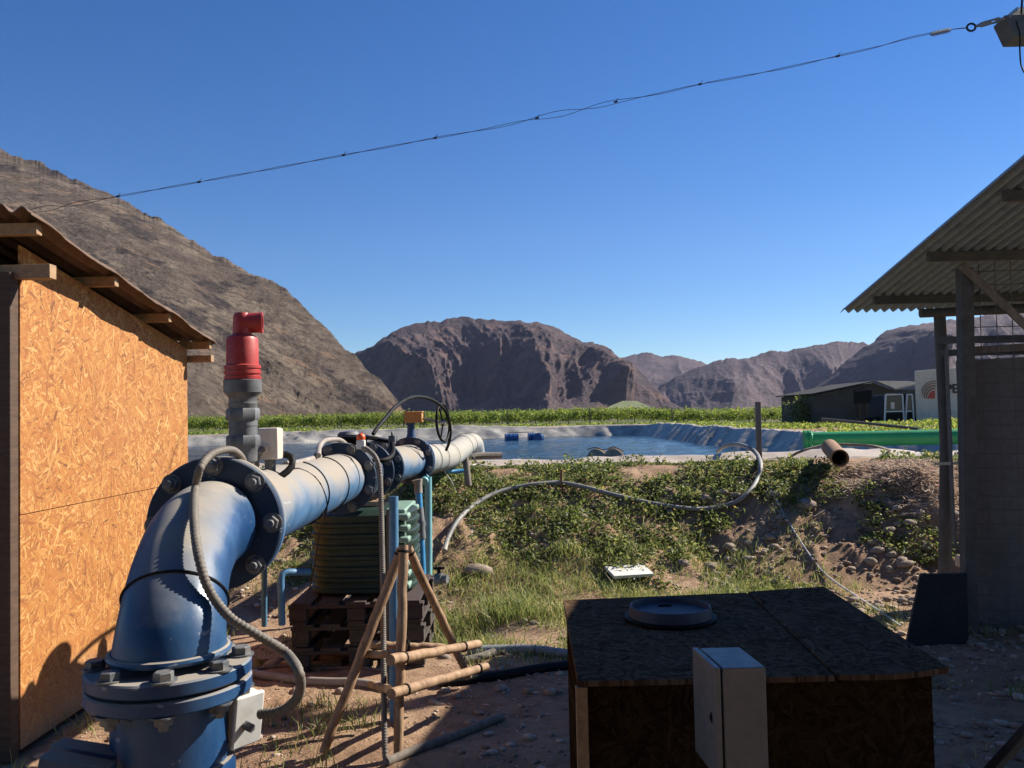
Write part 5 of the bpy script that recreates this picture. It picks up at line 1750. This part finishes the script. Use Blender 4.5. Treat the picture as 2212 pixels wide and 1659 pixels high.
# ------------------------------------------------------------------ far buildings and truck
hs = Q(1870, 900, 48)
hb = thing('farm_house', 'low dark farm building with a pale sheet roof behind the pond', 'building', (hs.x, 50, gzs(hs.x, 50)))
zg = gzs(hs.x, 48) - .3
def hp(x, y, d=48.0): return Q(x, y, d)
a0, a1, a2, a3 = hp(1760, 853), hp(1886, 827), hp(1925, 842), hp(1995, 842)
poly = [V((a0.x, 48, zg)), V((a3.x, 48, zg)), V((a3.x, 48, a3.z)), a2, a1, a0]
MB().prism(poly, (0, 6.0, 0)).build('walls', M['house'], hb)
rf = MB()
rf.prism([a0 + V((-.25, -.3, .02)), a1 + V((0, -.3, .06)), a1 + V((0, -.3, .12)), a0 + V((-.25, -.3, .08))], (0, 6.6, 0))
rf.build('roof', M['house_roof'], hb)
b3 = hp(1990, 822, 53)
MB().add([a1 + V((.05, -.3, .10)), a2 + V((.05, -.35, .06)), hp(1992, 826, 51), hp(1960, 823, 53), a1 + V((.05, -.3, .02)), a2 + V((.05, -.35, -.02)), hp(1992, 829, 51), hp(1960, 826, 53)], [(0, 1, 2, 3), (7, 6, 5, 4), (0, 4, 5, 1), (1, 5, 6, 2), (2, 6, 7, 3), (3, 7, 4, 0)]).build('roof', M['house_roof'], hb)
w0, w1 = hp(1846, 844, 47.9), hp(1884, 871, 47.9)
wf = MB().box(((w0.x + w1.x) / 2, 47.97, (w0.z + w1.z) / 2), (w1.x - w0.x, .1, w0.z - w1.z)).build('window', M['black'], hb)
MB().bar((w0.x, 47.85, w0.z - .05), (w1.x, 47.85, w0.z + .1), .25, .05).build('awning', M['house_roof'], hb)
for xd in (1857, 1872):
    p_ = hp(xd, 880, 47.8)
    MB().box((p_.x, 47.85, (w1.z + zg) / 2), (.10, .12, w1.z - zg)).build('wall_prop', M['wood_dark'], hb)

TD = 36.0
tk_ = thing('box_truck', 'white box truck with a red arc emblem standing behind the pond, its cab doors open', 'truck', (Q(2030, 920, TD).x, TD, gzs(Q(2030, 920, TD).x, TD)))
t0, t1 = Q(1980, 922, TD), Q(2060, 800, TD)
xa, za, zb4 = t0.x, t0.z - .15, Q(1982, 801, TD).z
MB().prism([(xa, TD, za), (xa + 4.6, TD - .1, za), (xa + 4.6, TD - .1, zb4 + .25), (xa, TD, zb4)], (1.16, 2.3, 0)).build('cargo_box', M['truck'], tk_, bevel=.03)
u_ = V((1, -.022, 0)).normalized()
def tq(xd, yd, off=.02):
    p_ = Q(xd, yd, TD)
    return V((p_.x, TD - .022 * (p_.x - xa) - off, p_.z))
# emblem: fan of arcs round a red quarter
c_ = tq(2019, 861)
sc_ = (tq(2019, 861) - tq(1990, 861)).x
def fan(r0, r1, a0_, a1_, mat, name):
    pts_ = []
    for k in range(17):
        q = math.radians(a0_ + (a1_ - a0_) * k / 16)
        pts_.append(c_ + u_ * (-math.cos(q) * r1 * sc_) + V((0, 0, math.sin(q) * r1 * sc_ * 1.18)))
    for k in range(16, -1, -1):
        q = math.radians(a0_ + (a1_ - a0_) * k / 16)
        pts_.append(c_ + u_ * (-math.cos(q) * r0 * sc_) + V((0, 0, math.sin(q) * r0 * sc_ * 1.18)))
    m_ = MB()
    n3 = 17
    m_.add(pts_, [(i, i + 1, 33 - i - 1, 33 - i) for i in range(16)])
    m_.add([p_ + V((0, .012, 0)) for p_ in pts_], [(i, 33 - i, 33 - i - 1, i + 1) for i in range(16)])
    return m_.build(name, M[mat], tk_)
fan(.02, .52, 2, 92, 'logo_red', 'emblem_quarter')
fan(.60, .70, 0, 94, 'logo_brown', 'emblem_arc')
fan(.77, .86, 6, 96, 'logo_brown', 'emblem_arc')
fan(.93, 1.0, 16, 96, 'logo_brown', 'emblem_arc')
fan(1.07, 1.13, 28, 97, 'logo_brown', 'emblem_arc')


def text_mesh(txt, size, mat, parent, loc, name, ext=.01, bold=.0):
    cu = bpy.data.curves.new('letters', 'FONT')
    cu.body, cu.size, cu.extrude, cu.align_x, cu.align_y, cu.offset = txt, size, ext, 'LEFT', 'CENTER', bold
    tmp = bpy.data.objects.new('letters', cu)
    COL.objects.link(tmp)
    bpy.context.view_layer.update()
    me = bpy.data.meshes.new_from_object(tmp.evaluated_get(bpy.context.evaluated_depsgraph_get()))
    bpy.data.objects.remove(tmp)
    o_ = bpy.data.objects.new(name, me)
    me.materials.clear()
    me.materials.append(mat)
    COL.objects.link(o_)
    o_.parent = parent
    o_.location = V(loc) - BASE[parent.name]
    o_.rotation_euler = (math.pi / 2, 0, -.022)
    return o_


hgt = (tq(2045, 831) - tq(2045, 850)).z
text_mesh('PEVA', hgt * 1.42, M['ink'], tk_, tq(2041, 841, .03), 'lettering', bold=.012)
MB().box(tq(2012, 910) + V((0, 0, 0)), (.22, .03, .22)).build('side_marker', M['rust'], tk_)
# cab with open doors
cz0, cz1 = Q(1945, 930, TD).z, Q(1945, 852, TD).z
cxa, cxb = Q(1911, 900, TD).x, xa - .03
cabp = [(cxa + .02, cz0 + .3), (cxb, cz0 + .3), (cxb, cz1), (cxa + .35, cz1), (cxa + .08, cz0 + 1.0)]
MB().prism([V((x, TD + .25, z)) for x, z in cabp], (0, 1.7, 0)).build('cab', M['black'], tk_, bevel=.04)


def frame_door(x0, x1, z0, z1, y, rake):
    fr = MB()
    zm = z0 + (z1 - z0) * .46
    for (p_, q) in (((x0, z0), (x0 + rake, z1)), ((x0 + rake, z1), (x1 - rake * .3, z1)), ((x1 - rake * .3, z1), (x1, z0 + .1)), ((x0 + rake * .4, zm), (x1 - rake * .2, zm)), ((x0, z0), (x1, z0))):
        fr.bar((p_[0], y, p_[1]), (q[0], y, q[1]), .06, .075, (0, 1, 0))
    d_ = fr.build('door', M['box_white'], tk_, bevel=.01)
    MB().prism([(x0 + .03, y + .01, z0), (x1 - .03, y + .01, z0), (x1 - .05, y + .01, zm), (x0 + rake * .4, y + .01, zm)], (0, .03, 0)).build('door_panel', M['black'], d_)
    MB().prism([(x0 + rake * .5, y + .01, zm), (x1 - .05, y + .01, zm), (x1 - rake * .3, y + .01, z1), (x0 + rake, y + .01, z1)], (0, .015, 0)).build('door_window', M['glass'], d_)


wq = cxb - cxa
frame_door(cxa, cxa + wq * .64, cz0 + .2, cz1, TD + .05, .1)
frame_door(cxa + wq * .70, cxb - .02, cz0 + .2, cz1 - .01, TD + .12, .12)
MB().box((cxa + wq * .28, TD + .03, cz0 + 1.05), (.16, .02, .28)).build('sticker', M['vine'] if False else M['cream'], tk_)
for xw in (cxa + .9, xa + 3.4):
    MB().lathe((xw, TD + .1, cz0 + .25), (0, 1, 0), [(0, .30), (.0, .44), (.05, .47), (.25, .47), (.27, .4)], 28).build('wheel', M['black'], tk_)
MB().box((xa + 1.2, TD + 1.1, cz0 + .45), (6.2, 1.0, .22)).build('chassis', M['black'], tk_)

# ------------------------------------------------------------------ overhead wire and lamp pole
wp = [(-40, 475, 9.89), (65, 456, 9.62), (160, 441, 9.46), (255, 424, 9.33), (340, 409, 9.21), (430, 393, 9.12), (590, 364, 8.97), (742, 335, 8.86), (840, 317, 8.79), (940, 298, 8.72), (1060, 277, 8.63), (1160, 255, 8.56), (1250, 238, 8.50), (1330, 220, 8.45), (1420, 203, 8.38),
      (1512, 182, 8.34), (1620, 162, 8.27), (1700, 146, 8.22), (1810, 121, 8.16), (1900, 100, 8.11), (1960, 83, 8.08), (2010, 72, 8.05), (2045, 65, 8.04), (2088, 60, 8.01)]
W0 = spline([Q(*p_) for p_ in wp], .03)
n_ = len(W0)
s1, s2 = [], []
for i, p_ in enumerate(W0):
    q = i * .03 * 5.5
    sepr = .0065 + .024 * max(0, math.sin(i * .03 * 1.1 + .4)) ** 6
    e_ = V((0, math.cos(q), math.sin(q))) * sepr
    s1.append(p_ + e_)
    s2.append(p_ - e_)
ow_ = thing('overhead_wire', 'twisted dark wire strung across the sky from the left shed to the lamp bracket', 'wire', W0[0])
M['wire_red'] = mottled('red_brown_wire', (0.045, 0.012, 0.020), (0.075, 0.022, 0.035), 9, 0.6, 0.0, 0.001, spec=0.15)
MB().tube(s1, .0026, 6).tube(s2, .0026, 6).build('strands', M['wire_red'], ow_)
kn = MB()
for (xd, yd) in ((255, 424), (430, 393), (742, 335), (940, 298), (1160, 255), (1330, 220), (1512, 182), (1810, 121)):
    i = min(range(n_), key=lambda i_: (W0[i_] - Q(xd, yd, 6.5)).length if False else abs((W0[i_] - EYE).x / (W0[i_] - EYE).y - ray(xd, yd).x / ray(xd, yd).y))
    c_ = W0[i]
    t_ = (W0[min(i + 1, n_ - 1)] - W0[i - 1]).normalized()
    kn = MB()
    for k in range(3):
        kn.torus(c_ + t_ * (.012 * k - .012), t_, .009, .004, 12, 5)
    kn.tube([c_ - t_ * .02, c_ + t_ * .02], .0065, 8).tube([c_, c_ + V((.026, 0, .038))], .003, 5)
    kn.build('clamp', M['black'], ow_)
sl = MB()
for k in range(14):
    c_ = Q(2012 + 3.0 * k, 74 - .7 * k, 8.03)
    sl.torus(c_, (1, 0, .25), .012 + .005 * (k % 3), .0045, 10, 5)
sl.build('wrap', M['bolt_dust'], ow_)
KS = 8.0 / 5.1
def L_(x, y, d): return Q(x, y, d * KS)
lp = thing('lamp_pole', 'grey floodlight bracket with a turnbuckle holding the overhead wire', 'floodlight', (7.0, 7.95, 0))
MB().torus(L_(2098, 59, 5.1), (.2, 1, -.1), .037, .010, 24, 8).build('ring', M['black'], lp)
tb0, tb1, tb2 = L_(2107, 57, 5.09), L_(2118, 54, 5.08), L_(2160, 42, 5.03)
zo = V((0, 0, .015))
MB().tube([tb0, tb1], [.009, .019], 10).tube([tb1 + zo, tb2 + zo], .011, 8).tube([tb1 - zo, tb2 - zo], .011, 8).tube([L_(2120, 53, 5.08), L_(2142, 47, 5.05)], .016, 8).tube([L_(2150, 45, 5.05), L_(2185, 36, 5.0)], .016, 8).build('turnbuckle', M['bolt_dust'], lp)
h0 = [L_(2170, 32, 5.0), L_(2176, 44, 5.0), L_(2192, 78, 5.0), L_(2270, 76, 5.0), L_(2270, 28, 5.0)]
MB().prism(h0, (0.03, .25, 0)).build('lamp_housing', M['post_grey'], lp, bevel=.009)
fn = MB()
for k in range(10):
    fn.box(L_(2188 + 7 * k, 27, 5.05), (.009, .15, .035))
fn.build('cooling_fins', M['steel'], lp)
MB().tube(spline([L_(2195, 45, 4.98), L_(2203, 75, 4.98), L_(2203, 110, 5.0), L_(2209, 150, 5.0), L_(2240, 190, 5.0)], .03), .007, 6).tube([L_(2208, 0, 5.0), L_(2206, 30, 5.0)], .009, 6).build('lead_cable', M['black'], lp)
px = L_(2300, 40, 5.05)
MB().tube([(px.x + .25, px.y, -.1), (px.x + .05, px.y, px.z + .6)], [.11, .09], 16).bar(L_(2225, 50, 5.08), V((px.x + .05, px.y + .02, L_(2225, 50, 5.08).z)), .07, .07).build('pole', M['wood_grey'], lp)

# ------------------------------------------------------------------ unseen porch added behind the camera to shade the foreground
ph = thing('shade_porch', 'unseen dark porch added behind the viewer to shade the foreground', 'building', (0.4, -2.2, 0))
MB().box((.4, -2.4, 1.6), (7.6, .15, 3.4)).build('wall', M['house'], ph)
MB().box((.4, -.65, 3.22), (7.8, 3.5, .06), Matrix.Rotation(.05, 3, 'X')).build('porch_roof', M['house'], ph)
for x in (-3.2, 3.9):
    MB().box((x, .9, 1.55), (.12, .12, 3.3)).build('porch_post', M['wood_dark'], ph)

# ------------------------------------------------------------------ air
hz_m = bpy.data.materials.new('haze_air')
hz_m.use_nodes = True
ht = hz_m.node_tree
ht.nodes.clear()
ho = ht.nodes.new('ShaderNodeOutputMaterial')
hv = ht.nodes.new('ShaderNodeVolumePrincipled')
hv.inputs['Color'].default_value = (0.60, 0.66, 0.95, 1)
hv.inputs['Density'].default_value = 0.00004
hv.inputs['Anisotropy'].default_value = 0.2
ht.links.new(hv.outputs[0], ho.inputs['Volume'])
o = MB().box((0, 1500, 345), (6400, 3800, 710)).build('haze', hz_m, sharp=0)
stuff('haze', o, 'thin blue haze in the air over the whole valley', 'haze')
